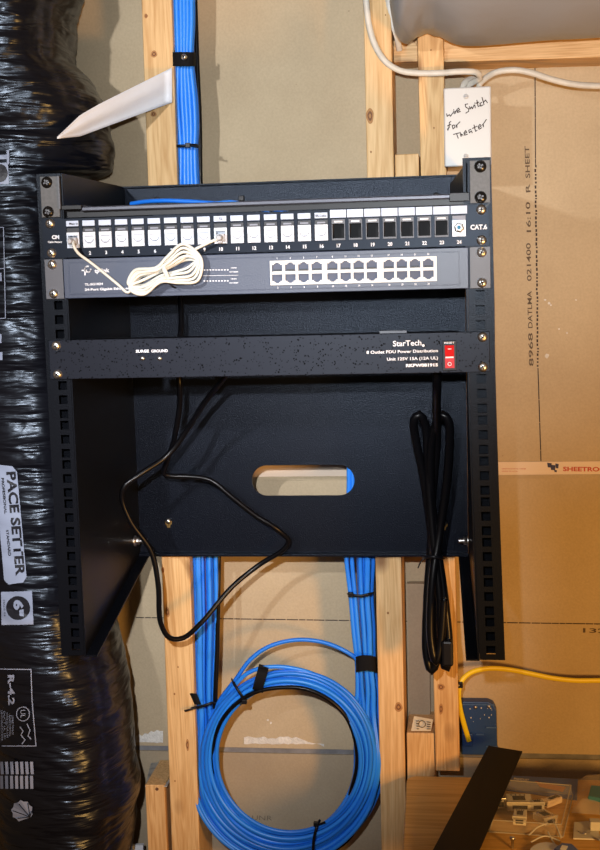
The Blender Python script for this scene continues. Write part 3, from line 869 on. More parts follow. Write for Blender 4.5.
def jack(kind, c):
    """one keystone, front face at Y=-1"""
    zc_ = (hz0+hz1)/2; h = (hz1-hz0)/2
    mb = MB()
    if kind == 'blank':
        mb.box(c-6.9, c+6.9, -2.4, 22, zc_-h+.5, zc_+h-5.4, 0)
        mb.box(c-6.9, c+6.9, -1.2, 22, zc_+h-5.4, zc_+h-.6, 1)
        mb.box(c-4.4, c+4.4, -1.9, -1.2, zc_+h-4.1, zc_+h-2.4, 2)
        mb.box(c-4.8, c+4.8, -2.7, -2.4, zc_+1.1, zc_+1.7, 2)
        pts = [(c+5*cos(t), -2.6, zc_-.6+5.2*sin(t)) for t in [pi*1.08+k*pi*.84/10 for k in range(11)]]
        mb.tube(pts, .38, 5, m=2, step=2)
        mb.box(c-1.8, c+1.8, -3.1, -2.4, zc_-6.2, zc_-5.0, 2)
        return mb.build('jack', [M['whitep'], M['portblack'], M['greyprint']], pp)
    if kind == 'port':
        mb.box(c-6.9, c-5.2, -2.4, 22, zc_-h+.5, zc_+h-5.4, 0); mb.box(c+5.2, c+6.9, -2.4, 22, zc_-h+.5, zc_+h-5.4, 0)
        mb.box(c-5.2, c+5.2, -2.4, 22, zc_-h+.5, zc_-6.5, 0); mb.box(c-5.2, c+5.2, -2.4, 22, zc_+2.5, zc_+h-5.4, 0)
        mb.box(c-5.2, c+5.2, 12, 22, zc_-6.5, zc_+2.5, 0)
        mb.box(c-6.9, c+6.9, -1.2, 22, zc_+h-5.4, zc_+h-.6, 1)
        return mb.build('jack', [M['whitep'], M['portblack']], pp)
    if kind == 'open':
        z1, z0 = zc_+h-.4, zc_-h+.4
        mb.box(c-HW+.2, c+HW-.2, -2.0, 3, z1-4.6, z1, 0)
        mb.box(c-4.4, c+4.4, -2.3, -2.0, z1-3.2, z1-1.6, 2)
        mb.box(c-HW+.2, c+HW-.2, -2.0, 2, z0, z0+1.8, 0)
        mb.box(c-HW+.2, c-HW+1.0, -1.9, 18, z0+1.8, z1-4.6, 0); mb.box(c+HW-1.0, c+HW-.2, -1.9, 18, z0+1.8, z1-4.6, 0)
        mb.box(c-HW, c+HW, 18, 19, z0, z1, 1)
        return mb.build('empty_port', [M['switchear'], M['void'], M['print']], pp)
    mb.box(c-6.9, c+6.9, -2.4, 20, zc_-h+.5, zc_+h-5.4, 0)
    mb.box(c-6.9, c+6.9, -1.6, 20, zc_+h-5.4, zc_+h-.6, 3)
    cc = (c, -2.4, zc_-1.8)
    mb.lathe(cc, (0, -1, 0), [(5.6, 0), (5.6, 1), (5, 1), (4.8, 8), (3.8, 8.3), (3.4, 8.3)], 6, 2)
    mb.lathe(cc, (0, -1, 0), [(3.3, 0), (3.3, 8.5), (2.4, 8.6), (.01, 8.6)], 18, 0)
    mb.lathe(cc, (0, -1, 0), [(1.9, 8.6), (1.9, 9), (.01, 9)], 14, 1)
    return mb.build('coaxial_jack', [M['whitep'], M['teal_b'], M['steel'], M['greyprint']], pp)
M['teal_b'] = mat('blue_dielectric', (.02, .22, .42, 1), .4)
for k, c in enumerate(px_):
    o = jack('port' if k in (0, 9) else 'blank' if k < 16 else 'open' if k < 23 else 'coax', c)
    if k == 23: o['label'] = 'coaxial jack with blue centre'
za, zbb = P(90.5, 254.3, 0)[2], P(459, 241.5, 0)[2]
mb = MB()
for k in range(1, 24):
    c = px_[k]; z = P(90.5, 254.6, 0)[2]
    s = str(k+1); w = glyphs(s, .03)[2]*3.6
    vs, fs, _ = glyphs(s, .03)
    mb.add([(c - w/2 + x*w, -1.95, z + y*3.8) for x, y in vs], fs)
mb.build('port_numbers', M['print'], pp)
mb = MB(); ctext(mb, 'CAT.6', (478.8, 229.3), 4.8, f0, bold=.035, squeeze=.94, slope=-.03); mb.build('lettering', M['print'], pp)
mb = MB(); ctext(mb, 'Cable Matters', (55, 242.8), 1.9, f0, bold=.03, squeeze=.95)
ctext(mb, 'CM', (55.5, 238.8), 3.6, f0, bold=.06)
mb.build('lettering', M['print'], pp)
def ears_screws(parent, zs, r=4.7, dy=-1.6):
    for x in (-232.8, 234):
        for z in zs:
            mb = MB(); screw_mb(mb, (x, dy, z), r, rot=random.uniform(0, 1.5)); mb.build('mounting_screw', [M['chrome'], M['void']], parent)
ears_screws(pp, (U(1)-6.35, U(1)-38.1))

# ------------------------------------------------------------------ network switch (third unit)
sw = thing('network_switch', (0, 60, U(3)), 'blue-grey 24 port network switch below the patch panel', 'network switch')
mb = MB(); mb.box(-220, 220, -3, 150, U(3)+.8, U(2)-.6); mb.build('case', M['switchm'], sw, bevel=.6)
mb = MB(); mb.box(-214, 211, -3.4, -3, U(3)+4.5, U(2)-4.5); mb.box(-213, 210, -3.8, -3.4, U(3)+5.4, U(2)-5.4); mb.build('front_overlay', M['switchm'], sw, bevel=.3)
for x0, x1 in ((-241.5, -221), (221.5, 243)):
    mb = MB(); mb.box(x0, x1, -1.6, 0, U(3)+.6, U(2)-.4); mb.build('ear', M['switchear'], sw, bevel=.4)
ears_screws(sw, (U(2)-6.35, U(2)-38.1))
s0 = lambda u, v: P(u, v, -4.1)
tl, br = P(269.5, 260.6, -4), P(437, 281.5, -4)
bx0, bx1 = P(270.5, 272, -4)[0], P(436.8, 268, -4)[0]
bz1, bz0 = P(352, 258.6, -4)[2], P(352, 283.2, -4)[2]
cols = []
for g, (u0, u1) in enumerate(((277.4, 317), (332.7, 372), (389, 428.3))):
    xa2, xb2 = P(u0, 270, -4)[0], P(u1, 266, -4)[0]
    cols += [xa2 + (xb2-xa2)*k/3 for k in range(4)]
pw, ph = 5.6, 4.6
zr = [bz1-1.6-ph-.6, bz0+1.6+ph+.6]
mb = MB()
mb.box(bx0, bx1, -7, -3.8, zr[0]+ph, bz1); mb.box(bx0, bx1, -7, -3.8, bz0, zr[1]-ph); mb.box(bx0, bx1, -7, -3.8, zr[1]+ph, zr[0]-ph)
for z in zr:
    x = bx0
    for c in cols: mb.box(x, c-pw, -7, -3.8, z-ph, z+ph); x = c+pw
    mb.box(x, bx1, -7, -3.8, z-ph, z+ph)
blk = mb.build('port_block', M['portframe'], sw)
for row, z in enumerate(zr):
    s = 1 if row == 0 else -1
    for i, c in enumerate(cols):
        mb = MB()
        mb.box(c-pw, c+pw, -4.0, -3.8, z-ph, z+ph, 0)
        for sx in (-1, 1):
            mb.box(c+sx*pw, c+sx*3.4, -6.6, -4, z+s*ph, z+s*2.4, 1)
            mb.box(c+sx*3.4, c+sx*1.9, -6.4, -4, z+s*ph, z+s*3.6, 1)
        mb.box(c-4, c+4, -5.0, -4, z-s*ph, z-s*2.4, 2)
        mb.box(c-pw, c+pw, -6.2, -4, z-s*ph, z-s*(ph-.7), 2)
        mb.build('port', [M['port'], M['portframe'], M['portblack'] if row == 0 else M['port']], sw)
mb = MB()
for row in (0, 1):
    for i, c in enumerate(cols):
        s = str(2*i+1+row); vs, fs, w = glyphs(s, .02); w *= 1.7
        z = (bz1+1.6) if row == 0 else (bz0-3.6)
        mb.add([(c-w/2+x*w, -4.1, z+y*2.0) for x, y in vs], fs)
mb.build('port_numbers', M['print'], sw); mb = MB()
text(mb, 'tp-link', (94.5, 272.8), (109.5, 272.0), 4.0, s0, bold=.03)
n = 18
stroke(mb, [(87.8+2.9*cos(2*pi*k/n), 269.2+2.9*sin(2*pi*k/n)) for k in range(n-3)], 1.5, s0); stroke(mb, [(85, 269.5), (85, 275)], 1.4, s0); stroke(mb, [(82, 270.4), (86.5, 270.4)], 1.3, s0)
text(mb, 'TL-SG1024', (84.8, 285.6), (103, 284.8), 2.3, s0, bold=.03); text(mb, '24-Port Gigabit Ethernet Switch', (84.8, 290.8), (142, 288.8), 2.4, s0, bold=.03)
mb.build('name_lettering', M['print'], sw); mb = MB()
for r_, y in ((0, 270.0), (1, 281.0)):
    for k in range(9):
        u = 204.5+k*2.9
        stroke(mb, [(u-.5, y-.02*k), (u+.5, y-.02*k)], 1.1, s0)
    text(mb, '1000M', (231, y-1.5), (236.5, y-1.6), 1.2, s0, bold=.02); text(mb, '10/100M', (229.5, y+2.5), (238, y+2.4), 1.3, s0, bold=.02)
stroke(mb, [(203, 275.8), (238, 275.2)], .35, s0)
mb.build('indicator_lettering', M['print'], sw)

# ------------------------------------------------------------------ power distribution unit (fifth unit)
pd = thing('power_distribution_unit', (0, 40, U(5)), 'speckled black power strip unit with red rocker switch', 'power strip')
mb = MB(); mb.box(-241.5, 241.5, -2.2, 0, U(5)+.8, U(4)-.5); mb.build('faceplate', M['pdu'], pd, bevel=.6)
mb = MB()
a = [(-213, 0, U(4)-1.6), (217, 0, U(4)-1.6), (217, 0, U(5)+3), (-213, 0, U(5)+3)]
b = [(-205, 46, U(4)-1.6), (206, 46, U(4)-1.6), (206, 46, U(5)+3), (-205, 46, U(5)+3)]
mb.hexa(a, b); mb.build('housing', M['black'], pd)
mb = MB(); mb.box(P(380, 333, 30)[0], P(407, 333, 30)[0], 22, 34, U(4)-1.6, U(4)+1); mb.build('clip', M['switchear'], pd)
ears_screws(pd, (U(4)-6.35, U(4)-38.1), dy=-2.2)
d0 = lambda u, v: P(u, v, -2.6)
mb = MB()
text(mb, 'SURGE', (135.8, 352.6), (149, 352.3), 2.7, d0, bold=.035); text(mb, 'GROUND', (151.3, 352.3), (167.8, 352), 2.7, d0, bold=.035)
text(mb, 'StarTech', (393, 346.3), (421.5, 345.2), 5.6, d0, bold=.015); disc(mb, 423.3, 345.5, 1.3, d0)
text(mb, '8 Outlet PDU Power Distribution', (366.5, 353.8), (438, 352.0), 3.0, d0, bold=.02)
text(mb, 'Unit 125V 15A (12A UL)', (387, 360.6), (438, 359.3), 3.0, d0, bold=.02)
text(mb, 'RKPW081915', (406, 367), (438, 366.2), 3.0, d0, bold=.045)
mb.build('lettering', M['print'], pd)
for u, v in ((142.5, 358.3), (159.5, 358.3)):
    mb = MB(); mb.lathe(P(u, v, -2.2), (0, -1, 0), [(2.6, 0), (2.6, .8), (1.9, 1.4), (.9, 2), (.01, 2.1)], 14); mb.build('indicator_light', M['steel'], pd)
mb = MB(); q = [P(442.3, 340.8, -2.2), P(456.3, 340.3, -2.2), P(456.8, 370.2, -2.2), P(442.8, 370.8, -2.2)]
mb.hexa([p+Vector((0, -2, 0)) for p in q], q); fr = mb.build('rocker_frame', M['black'], pd, bevel=.5)
mb = MB()
t1, t2, m1, m2, l1, l2 = P(444.8, 345.2, -4.2), P(454, 345, -4.2), P(445, 357.5, -4.2), P(454.2, 357.2, -4.2), P(445.2, 368, -4.2), P(454.5, 367.8, -4.2)
mb.hexa([t1+Vector((0, -4.5, 0)), t2+Vector((0, -4.5, 0)), m2+Vector((0, -1, 0)), m1+Vector((0, -1, 0))], [t1, t2, m2, m1])
mb.hexa([m1+Vector((0, -1, 0)), m2+Vector((0, -1, 0)), l2+Vector((0, -2.2, 0)), l1+Vector((0, -2.2, 0))], [m1, m2, l2, l1])
rk = mb.build('rocker', M['red'], fr)
mb = MB()
s_ = lambda u, v: P(u, v, -6.9)
mb.add([s_(445.5, 356.7), s_(453.5, 356.5), s_(453.5, 358.0), s_(445.5, 358.2)], [(0,1,2,3)]); stroke(mb, [(448, 349), (451, 349)], .7, lambda u, v: P(u, v, -8.6))
stroke(mb, [(449.6+1.7*cos(t), 364+1.7*sin(t)) for t in [k*pi/6 for k in range(13)]], .6, lambda u, v: P(u, v, -6.6))
text(mb, 'RESET', (444.3, 343.7), (454.5, 343.5), 1.7, lambda u, v: P(u, v, -4.5), bold=.02)
mb.build('rocker_marking', M['print'], fr)

# ================================================================== CABLES
def cable(name, pts, r, m, label, cat, group=None, n=8, step=6, closed=False, parts=False):
    mb = MB(); mb.tube(pts, r, n, step=step, closed=closed)
    return tag(mb.build(name, m), label, cat, group)

# blue bundle: down behind the rack, round the loop at the bottom and up again
CXR, CYR = 287, 759
RY = 3.05
def packed(n, w, d, seed):      # staggered rows in a bundle: offsets across, depth
    rnd = random.Random(seed); out = []
    for i in range(n):
        row = i % 3
        out.append(((i//3 + .5*(row % 2) + .25)/((n+2)//3)*w - w/2 + rnd.uniform(-.4, .4), d*(row-1) + rnd.uniform(-.6, .6)))
    return out
off = packed(18, 27, 6.3, 3)
rnd = random.Random(5)
YB = 285
def mixp(a, b, t): return a+(b-a)*t
for i, (ox, oy) in enumerate(off):
    s = ox/27              # -.5 outer left .. .5 inner
    cr = rnd.uniform(-.28, .28)
    s2 = max(-.5, min(.5, s+cr)); s3 = max(-.5, min(.5, s+rnd.uniform(-.3, .3)))
    pts = []
    for v, u0, w in ((-30, 182.5, 22), (20, 183.5, 21), (58, 183.6, 18), (100, 185, 24), (128, 186.5, 23), (146, 187, 20), (185, 187.5, 22), (300, 192, 22), (420, 197, 26), (553, 201, 29), (620, 202.5, 28), (664, 202.5, 25), (699, 203, 22), (720, 204.5, 23)):
        sv = s if v < 200 else s2
        pts.append(P(u0+sv*w, v, YB+oy*(.8 if v < 200 else 1)))
    rr = 83 - s2*29
    N = 15
    for k in range(N):
        a = pi*(1 - .02) + (pi*1.0)*k/(N-1)      # left side, under, to the right side
        a = pi - pi*k/(N-1) - .12 + .1*k/(N-1)
        rr2 = 83 - mixp(s2, s3, k/(N-1))*28
        u = CXR + rr2*cos(a)*1.0; v = CYR + 8 + rr2*sin(a)*1.04 + (8*(1-k/(N-1))-6)
        if k == 0: v += 0
        pts.append(P(u, v, YB - 6 + oy*1.1 + 4*sin(k*.8+i)))
    for v, u0, w in ((715, 367, 23), (690, 367.5, 20), (664, 365.5, 17), (630, 363.5, 20), (595, 361, 21), (553, 359.5, 27), (520, 358, 22), (480, 358, 18), (400, 356, 20), (300, 350, 20)):
        pts.append(P(u0-s3*w, v, YB+oy))
    cable('network_cable', pts, RY, M['bluecab'] if i % 3 else M['bluecab2'], 'blue network cable running down, round the bottom loop and back up behind the rack', 'cable', 'blue network cables of the long bundle')
# coils of the ring
for i in range(9):
    row = i % 3; r0 = 73.5 + (i//3)*5.6 + rnd.uniform(-.6, .6) + row*1.2
    pts = []
    N = 22
    ph = rnd.uniform(0, 6.28)
    for k in range(N):
        a = 2*pi*k/N
        rr2 = r0 + 1.2*sin(2*a+ph)
        bot = max(0, sin(a))
        pts.append(P(CXR + rr2*cos(a)*.99 + 1.5, CYR + rr2*sin(a)*1.0 - .5 + bot*5*(i//3)*.5, YB - 24 + row*5 - 7*max(0, -sin(a)) + 1.5*sin(a*2+ph)))
    cable('network_cable', pts, RY, M['bluecab2'] if i % 2 else M['bluecab'], 'blue network cable coiled in the ring under the rack', 'cable', 'blue network cables coiled in the ring', closed=True)
# the one that strays above the ring
pts = [P(u, v, Y) for u, v, Y in ((211, 716, 278), (222, 697, 275), (236, 679, 272), (250, 660, 275), (268, 647, 278), (295, 640, 280), (322, 642, 280), (345, 651, 276), (358, 661, 276), (362, 690, 276), (364, 730, 276), (357, 772, 276))]
cable('network_cable', pts, 2.9, M['bluecab'], 'single blue network cable arching above the coiled ring', 'cable')
pts = [P(u, v, Y) for u, v, Y in ((207, 742, 274), (213, 718, 272), (228, 694, 268), (248, 673, 262), (268, 667, 262), (292, 668, 264), (318, 676, 266), (340, 692, 268), (354, 712, 270), (361, 745, 272), (358, 790, 274))]
cable('network_cable', pts, 2.9, M['bluecab2'], 'blue network cable forming the outermost turn across the ring top', 'cable')
# black cables beside the blue ones
pts = [P(u, v, Y) for u, v, Y in ((194, -30, 300), (197, 60, 300), (199.5, 120, 300), (200.5, 185, 300), (206, 300, 300), (214, 420, 296), (218.5, 553, 287), (218, 600, 280), (217, 650, 278), (215.5, 690, 276), (214.5, 730, 280), (215, 770, 284), (220, 800, 290), (238, 826, 296), (262, 846, 296), (300, 856, 296), (340, 846, 296), (364, 815, 296), (375, 780, 300), (378, 740, 300), (379.5, 690, 300), (378.5, 650, 298), (377, 600, 296), (375.5, 553, 296), (373, 500, 300))]
cable('coaxial_cable', pts, 3.3, M['rubber'], 'black cable following the edge of the blue bundle', 'cable')
pts = [P(u, v, Y) for u, v, Y in ((217, 800, 274), (212, 770, 270), (214, 742, 262), (222, 720, 256), (237, 703, 252), (256, 692, 250), (282, 687.5, 250), (306, 689, 250), (328, 699, 252), (344, 714, 254), (354, 735, 258), (357, 765, 264), (350, 795, 268))]
cable('coaxial_cable', pts, 2.9, M['rubber'], 'black cable along the inner top edge of the blue ring', 'cable')
pts = [P(u, v, Y) for u, v, Y in ((340, 550, 282), (345, 558, 282), (349, 572, 284), (351, 590, 286))]
cable('coaxial_cable', pts, 1.6, M['rubber'], 'thin black cable end peeking out left of the right bundle', 'cable')

# straps and ties
def band(name, pts, hw_, th, m, label, cat, extra=None):
    """a flat strap: pts = (u, v, Y) across the bundle"""
    mb = MB()
    q = [P(*p) for p in pts]
    q = smooth_path(q, False, 3)
    T_ = (q[-1]-q[0]).normalized(); N_ = T_.cross(Vector((0, 1, 0))).normalized()
    for i, p in enumerate(q):
        a = q[max(0, i-1)]; b = q[min(len(q)-1, i+1)]
        t = (b-a).normalized(); n_ = N_; y = n_.cross(t).normalized()
        mb.v += [p+n_*hw_, p+n_*hw_+y*th, p-n_*hw_+y*th, p-n_*hw_]
    for i in range(len(q)-1):
        for k in range(4):
            mb.f.append([i*4+k, i*4+(k+1) % 4, i*4+4+(k+1) % 4, i*4+4+k]); mb.m.append(0); mb.s.append(False)
    if extra: extra(mb)
    return tag(mb.build(name, m), label, cat)
vs_ = band('hook_and_loop_strap', [(171, 59.5, 276), (174, 59, 264), (183, 59, 260), (192, 59, 264), (196, 59.5, 280)], 8.6, 1.2, M['velcro'], 'black hook and loop strap round the upper blue bundle', 'strap')
mb = MB(); screw_mb(mb, P(184, 57, 258.5), 3.4); ob = mb.build('round_head_screw', [M['chrome'], M['void']]); tag(ob, 'shiny screw head holding the strap on the upper blue bundle', 'screw')
def tie(pts, label, head=None, hw_=2.1, tail=None):
    t = thing('cable_tie', P(*pts[len(pts)//2]), label, 'cable tie')
    mb = MB(); mb.tube([P(*p) for p in pts], hw_, 6, step=3, flat=.45); mb.build('tie_band', M['black'], t)
    if head:
        c = P(*head); mb = MB(); mb.box(c.x-3.2, c.x+3.2, c.y-3, c.y+3, c.z-3, c.z+3); mb.build('tie_head', M['black'], t, bevel=.6)
    if tail:
        mb = MB(); mb.tube([P(*p) for p in tail], 1.5, 6, step=3, flat=.6); mb.build('tie_tail', M['black'], t)
    return t
tie([(175.5, 145.5, 280), (178, 146, 266), (187, 145.5, 264), (195, 145, 266), (198.5, 145.5, 280)], 'thin black cable tie on the upper blue bundle above the rack', head=(188, 145.3, 263), tail=[(190, 145, 262), (199, 147, 260)])
band('hook_and_loop_strap', [(190.5, 699, 284), (192, 699, 267), (196, 699, 265), (199, 699, 267)], 8.2, 1.2, M['velcro'], 'black hook and loop strap piece on the lower left blue bundle', 'strap')
tie([(190, 709, 282), (193, 708, 264), (203, 706, 258), (212, 703, 261), (215.5, 703, 282)], 'black cable tie with a long tail on the lower left blue bundle', tail=[(196, 707.5, 261), (190, 709.5, 258), (184.5, 711, 258)])
band('hook_and_loop_strap', [(258, 692, 262), (257.5, 689, 247), (260.5, 678, 243), (263, 669.5, 248), (264, 665, 268)], 6.8, 1.2, M['velcro'], 'black hook and loop strap round the top of the coiled ring', 'strap')
tie([(232, 679, 276), (233.5, 683, 252), (238.5, 691, 245), (243, 698, 248), (246, 702, 262)], 'black cable tie with square head on the upper left of the ring', head=(244.5, 701.5, 248), tail=[(244, 701, 250), (240, 705, 248)])
band('hook_and_loop_strap', [(355.5, 665, 280), (357.5, 664, 262), (366, 663, 259), (374, 664, 262), (377, 665, 280)], 10.5, 1.2, M['velcro'], 'black hook and loop strap round the right blue bundle', 'strap')
tie([(348, 594, 280), (350, 594.5, 264), (360, 596, 261), (370, 594, 264), (373.5, 592.5, 280)], 'black cable tie with a knob on the right blue bundle below the rack', head=(350.5, 594.5, 263))
tie([(320, 820, 262), (317, 826, 250), (314, 838, 248), (313, 851, 252), (314, 862, 269)], 'black cable tie round the bottom of the coiled ring', head=(316, 824, 250), tail=[(317, 825, 250), (325, 822, 248)])

# blue cable lying behind the lacing bar
pts = [P(u, v, Y) for u, v, Y in ((131, 203.8, 150), (145, 201.6, 140), (165, 200.6, 130), (190, 201.5, 125), (215, 203.2, 120), (238, 203.6, 115), (262, 206.5, 110), (290, 214, 100))]
cable('network_cable', pts, 2.6, M['bluecab'], 'blue network cable lying behind the lacing bar in the rack top', 'cable')
pts = [P(u, v, Y) for u, v, Y in ((150, 207, 120), (180, 205.5, 118), (205, 205, 112), (230, 202, 112), (247, 205, 105), (270, 212, 100))]
cable('network_cable', pts, 2.4, M['bluecab2'], 'second blue network cable tied behind the lacing bar', 'cable')
tie([(239.5, 207, 108), (240, 203, 104), (241, 198, 108)], 'small black cable tie on the blue cable in the rack top', head=(241.5, 198.5, 108))

# ------------------------------------------------------------------ ivory patch cord, coiled
pc = thing('patch_cable', P(165, 275, -20), 'ivory patch cord bundled in front of the network switch, both ends plugged in', 'cord')
A, B = Vector((127, 287)), Vector((199, 259)); ax = (B-A).normalized(); nn = Vector((-ax.y, ax.x)); mid = A.lerp(B, .52)
path = [P(73.6, 241, -10), P(73.5, 245.5, -17), P(78, 253, -15), P(90, 262, -10), P(104, 273, -9), P(118, 284.5, -10), P(128, 292.5, -12)]
loops = 5
L2 = (B-A).length/2
for i in range(loops):
    w1 = 4.2+2.3*i; w2 = 4+4.4*i*.95; yy = -10 - 3.4*(i % 3) - i*1.6
    for k, t in enumerate((pi*.9, pi*.75, pi*.55, pi*.42, pi*.25, 0.02, -pi*.25, -pi*.42, -pi*.55, -pi*.75, -pi*.95)):
        c, s = cos(t), sin(t)
        f_ = c*(L2-1.5*(loops-1-i)*.9)
        w = (w2 if c > 0 else w1*1.12)*abs(s)**.8*(abs(c)*1.5)**.5 if abs(c) > .05 else 1
        pinch = min(1, .22+abs(c)*1.25)
        w = (w2 if c > 0 else w1)*abs(s)*pinch*1.35
        q = mid + ax*f_ + nn*(w*(1 if s > 0 else -1)) + Vector((random.uniform(-.6, .6), random.uniform(-.6, .6)))
        path.append(P(q.x, q.y, yy - 4*abs(c)*(i % 2) - (5 if abs(c) < .3 else 0)))
path += [P(178, 262, -16), P(194, 250, -16), P(207, 243.5, -15), P(215, 240, -15), P(221, 238.2, -11)]
mb = MB(); mb.tube(path, 1.62, 8, step=3); mb.build('cord', M['ivory'], pc)
mb = MB()
q0, q1 = mid + nn*9.5, mid - nn*9.5
mb.tube([P(q0.x+1, q0.y, -8), P(q0.x+1, q0.y, -22), P(mid.x+1, mid.y, -29), P(q1.x+1, q1.y, -22), P(q1.x+1, q1.y, -8)], 2.4, 8, step=3, flat=.5); mb.build('twist_tie', M['ivory'], pc)
mb = MB(); mb.tube([P(167, 281, -22), P(172, 286, -20), P(176, 288, -14)], .8, 6, step=3); mb.build('tie_tail', M['black'], pc)
for u, v in ((73.5, 241), (221.2, 237.5)):
    c = P(u, v, -2)
    mb = MB(); mb.box(c.x-4.6, c.x+4.6, -9, 8, c.z-4.2, c.z+3.6, 0); mb.box(c.x-2.2, c.x+2.2, -12, -4, c.z-6, c.z-3.4, 0)
    mb.lathe((c.x, -9, c.z-.6), (0, -1, 0), [(3.8, 0), (3.2, 5), (2.2, 8)], 12, 0)
    mb.build('plug', mat('clear_ivory_plug', (.42, .42, .44, 1), .25), pc, bevel=.5)

# ------------------------------------------------------------------ thin black power cord, looping left
pts = [(180, 296, 190), (181, 310, 180), (181, 330, 170), (178, 350, 150), (179, 378, 130), (180, 400, 140), (174, 440, 165), (168, 458, 185), (164.5, 474, 205), (171, 476, 208), (187, 476.5, 212), (210, 480, 214), (232, 497, 216), (255, 515, 220), (277, 529, 224), (288.5, 541, 234), (284, 549, 236), (259, 565, 240), (232, 587, 226), (201, 623, 200), (183, 638, 180), (170, 638, 170), (161, 624, 162), (158, 583, 152), (151, 551, 146), (131, 522, 134), (122, 499, 128), (124, 487, 126), (142, 473, 134), (168, 455, 150), (187, 430, 148), (205, 402, 120), (224, 378, 90), (234, 362, 60)]
o = cable('power_cable', [P(*p) for p in pts], 3.4, M['rubber'], 'thin black power cord hanging in a loop at lower left of the rack', 'cord', n=10, step=5)
# ------------------------------------------------------------------ thick coiled PDU cord at right
pc2 = thing('power_cable', P(432, 540, 180), 'thick black power cord bundled and hanging at right inside the rack', 'cord')
R2 = 5.2
path = [(437, 366, 60), (437, 385, 70), (436.5, 410, 110), (437, 440, 150), (432, 500, 176), (431, 540, 182), (427, 600, 178), (426.5, 655, 172), (431.5, 671, 170), (437, 660, 170), (437, 600, 172), (432, 540, 178), (424, 480, 168), (414.5, 432, 150), (414, 420, 142), (419, 414.5, 140), (425, 424, 148), (427.5, 450, 158), (430, 500, 166), (434, 545, 166), (440, 600, 162), (442, 650, 158), (446, 669, 158), (449, 655, 160), (446, 610, 164), (437, 545, 168), (431.5, 500, 168), (431, 450, 152), (436, 424, 136), (443, 414.5, 130), (448.5, 421, 132), (449.5, 440, 140), (447, 480, 156), (440, 530, 166), (432.5, 580, 158), (431, 640, 154), (436, 662, 152), (441, 640, 154), (444, 600, 156)]
mb = MB(); mb.tube([P(*p) for p in path], R2, 10, step=6); mb.build('cord', M['rubber'], pc2)
mb = MB(); mb.tube([P(423, 558, 175), (P(426, 557, 158)), P(434, 557, 152), P(441, 558, 158), P(443, 559, 176)], 2.2, 6, step=3, flat=.6); mb.tube([P(427, 558, 158), P(422, 560, 156), P(418, 568, 158)], .9, 6, step=3); mb.build('cord_tie', M['black'], pc2)
mb = MB(); c = P(447.5, 651, 152); mb.box(c.x-7, c.x+7, c.y-7, c.y+7, c.z-18, c.z+14); mb.build('plug', M['black'], pc2, bevel=3)

# ------------------------------------------------------------------ white building cables at top right
RX = 3.9
def romex(pts, label, name='building_cable', m='romex', r=RX):
    mb = MB(); mb.tube([P(*p) for p in pts], r, 12, step=5, flat=.62)
    return tag(mb.build(name, M[m]), label, 'cable')
romex([(364, -20, 252), (366.5, 5, 258), (369, 25, 260), (375, 45, 261), (386, 62, 261), (400, 70.5, 261), (417, 73, 260), (440, 73, 259), (462, 71.5, 258), (476, 72.5, 262), (480, 78, 275), (470, 84, 288), (462, 92, 292)], 'white building cable sweeping down the stud to the wall plate')
romex([(386, -20, 262), (389, 5, 268), (392, 22, 270), (397, 36, 272), (399.5, 50, 288)], 'short white building cable beside the crumpled end of grey duct')
romex([(483, 96, 290), (479, 86, 288), (486, 78, 278), (497, 72, 270), (515, 70, 268), (532, 73, 268), (550, 79, 270), (575, 84.5, 272), (610, 86, 272), (660, 84, 272)], 'white building cable arching right from the wall plate to the edge')
romex([(461, 94, 284), (464, 84, 286), (470, 79, 294), (480, 77, 300)], 'short white cable stub curving behind the wall plate top')
# ------------------------------------------------------------------ wall plate
wpl = thing('wall_plate', P(467, 168, 232), 'white blank wall plate with black handwriting at upper right', 'wall plate')
YP = 226
tl_, tr_ = P(443.5, 88, YP), P(491, 86, YP)
xl, xr, zt_, zb_ = tl_.x, tr_.x, tl_.z, P(443, 167, YP)[2]
mb = MB(); mb.box(xl+3, xr-3, YP+5, SW-.5, zb_+3, zt_-3); mb.build('mounting_box', M['plate'], wpl)
mb = MB(); mb.box(xl, xr, YP, YP+5.5, zb_, zt_); mb.build('cover', M['plate'], wpl, bevel=1.8)
for u, v in ((466, 96.5), (466, 156.5)):
    mb = MB(); c = P(u, v, YP); mb.lathe(c, (0, -1, 0), [(3.2, 0), (3.0, .6), (.01, .9)], 16, 0); mb.box(c.x-2.4, c.x+2.4, YP-1.05, YP-.6, c.z-.35, c.z+.35, 1)
    mb.build('cover_screw', [M['plate'], M['greyprint']], wpl)
hp = lambda u, v: P(u, v, YP-.35)
mb = MB()
Z = lambda a: [(430+x/7.73, 70+y/7.73) for x, y in a]     # strokes traced in the 541x850 close-up
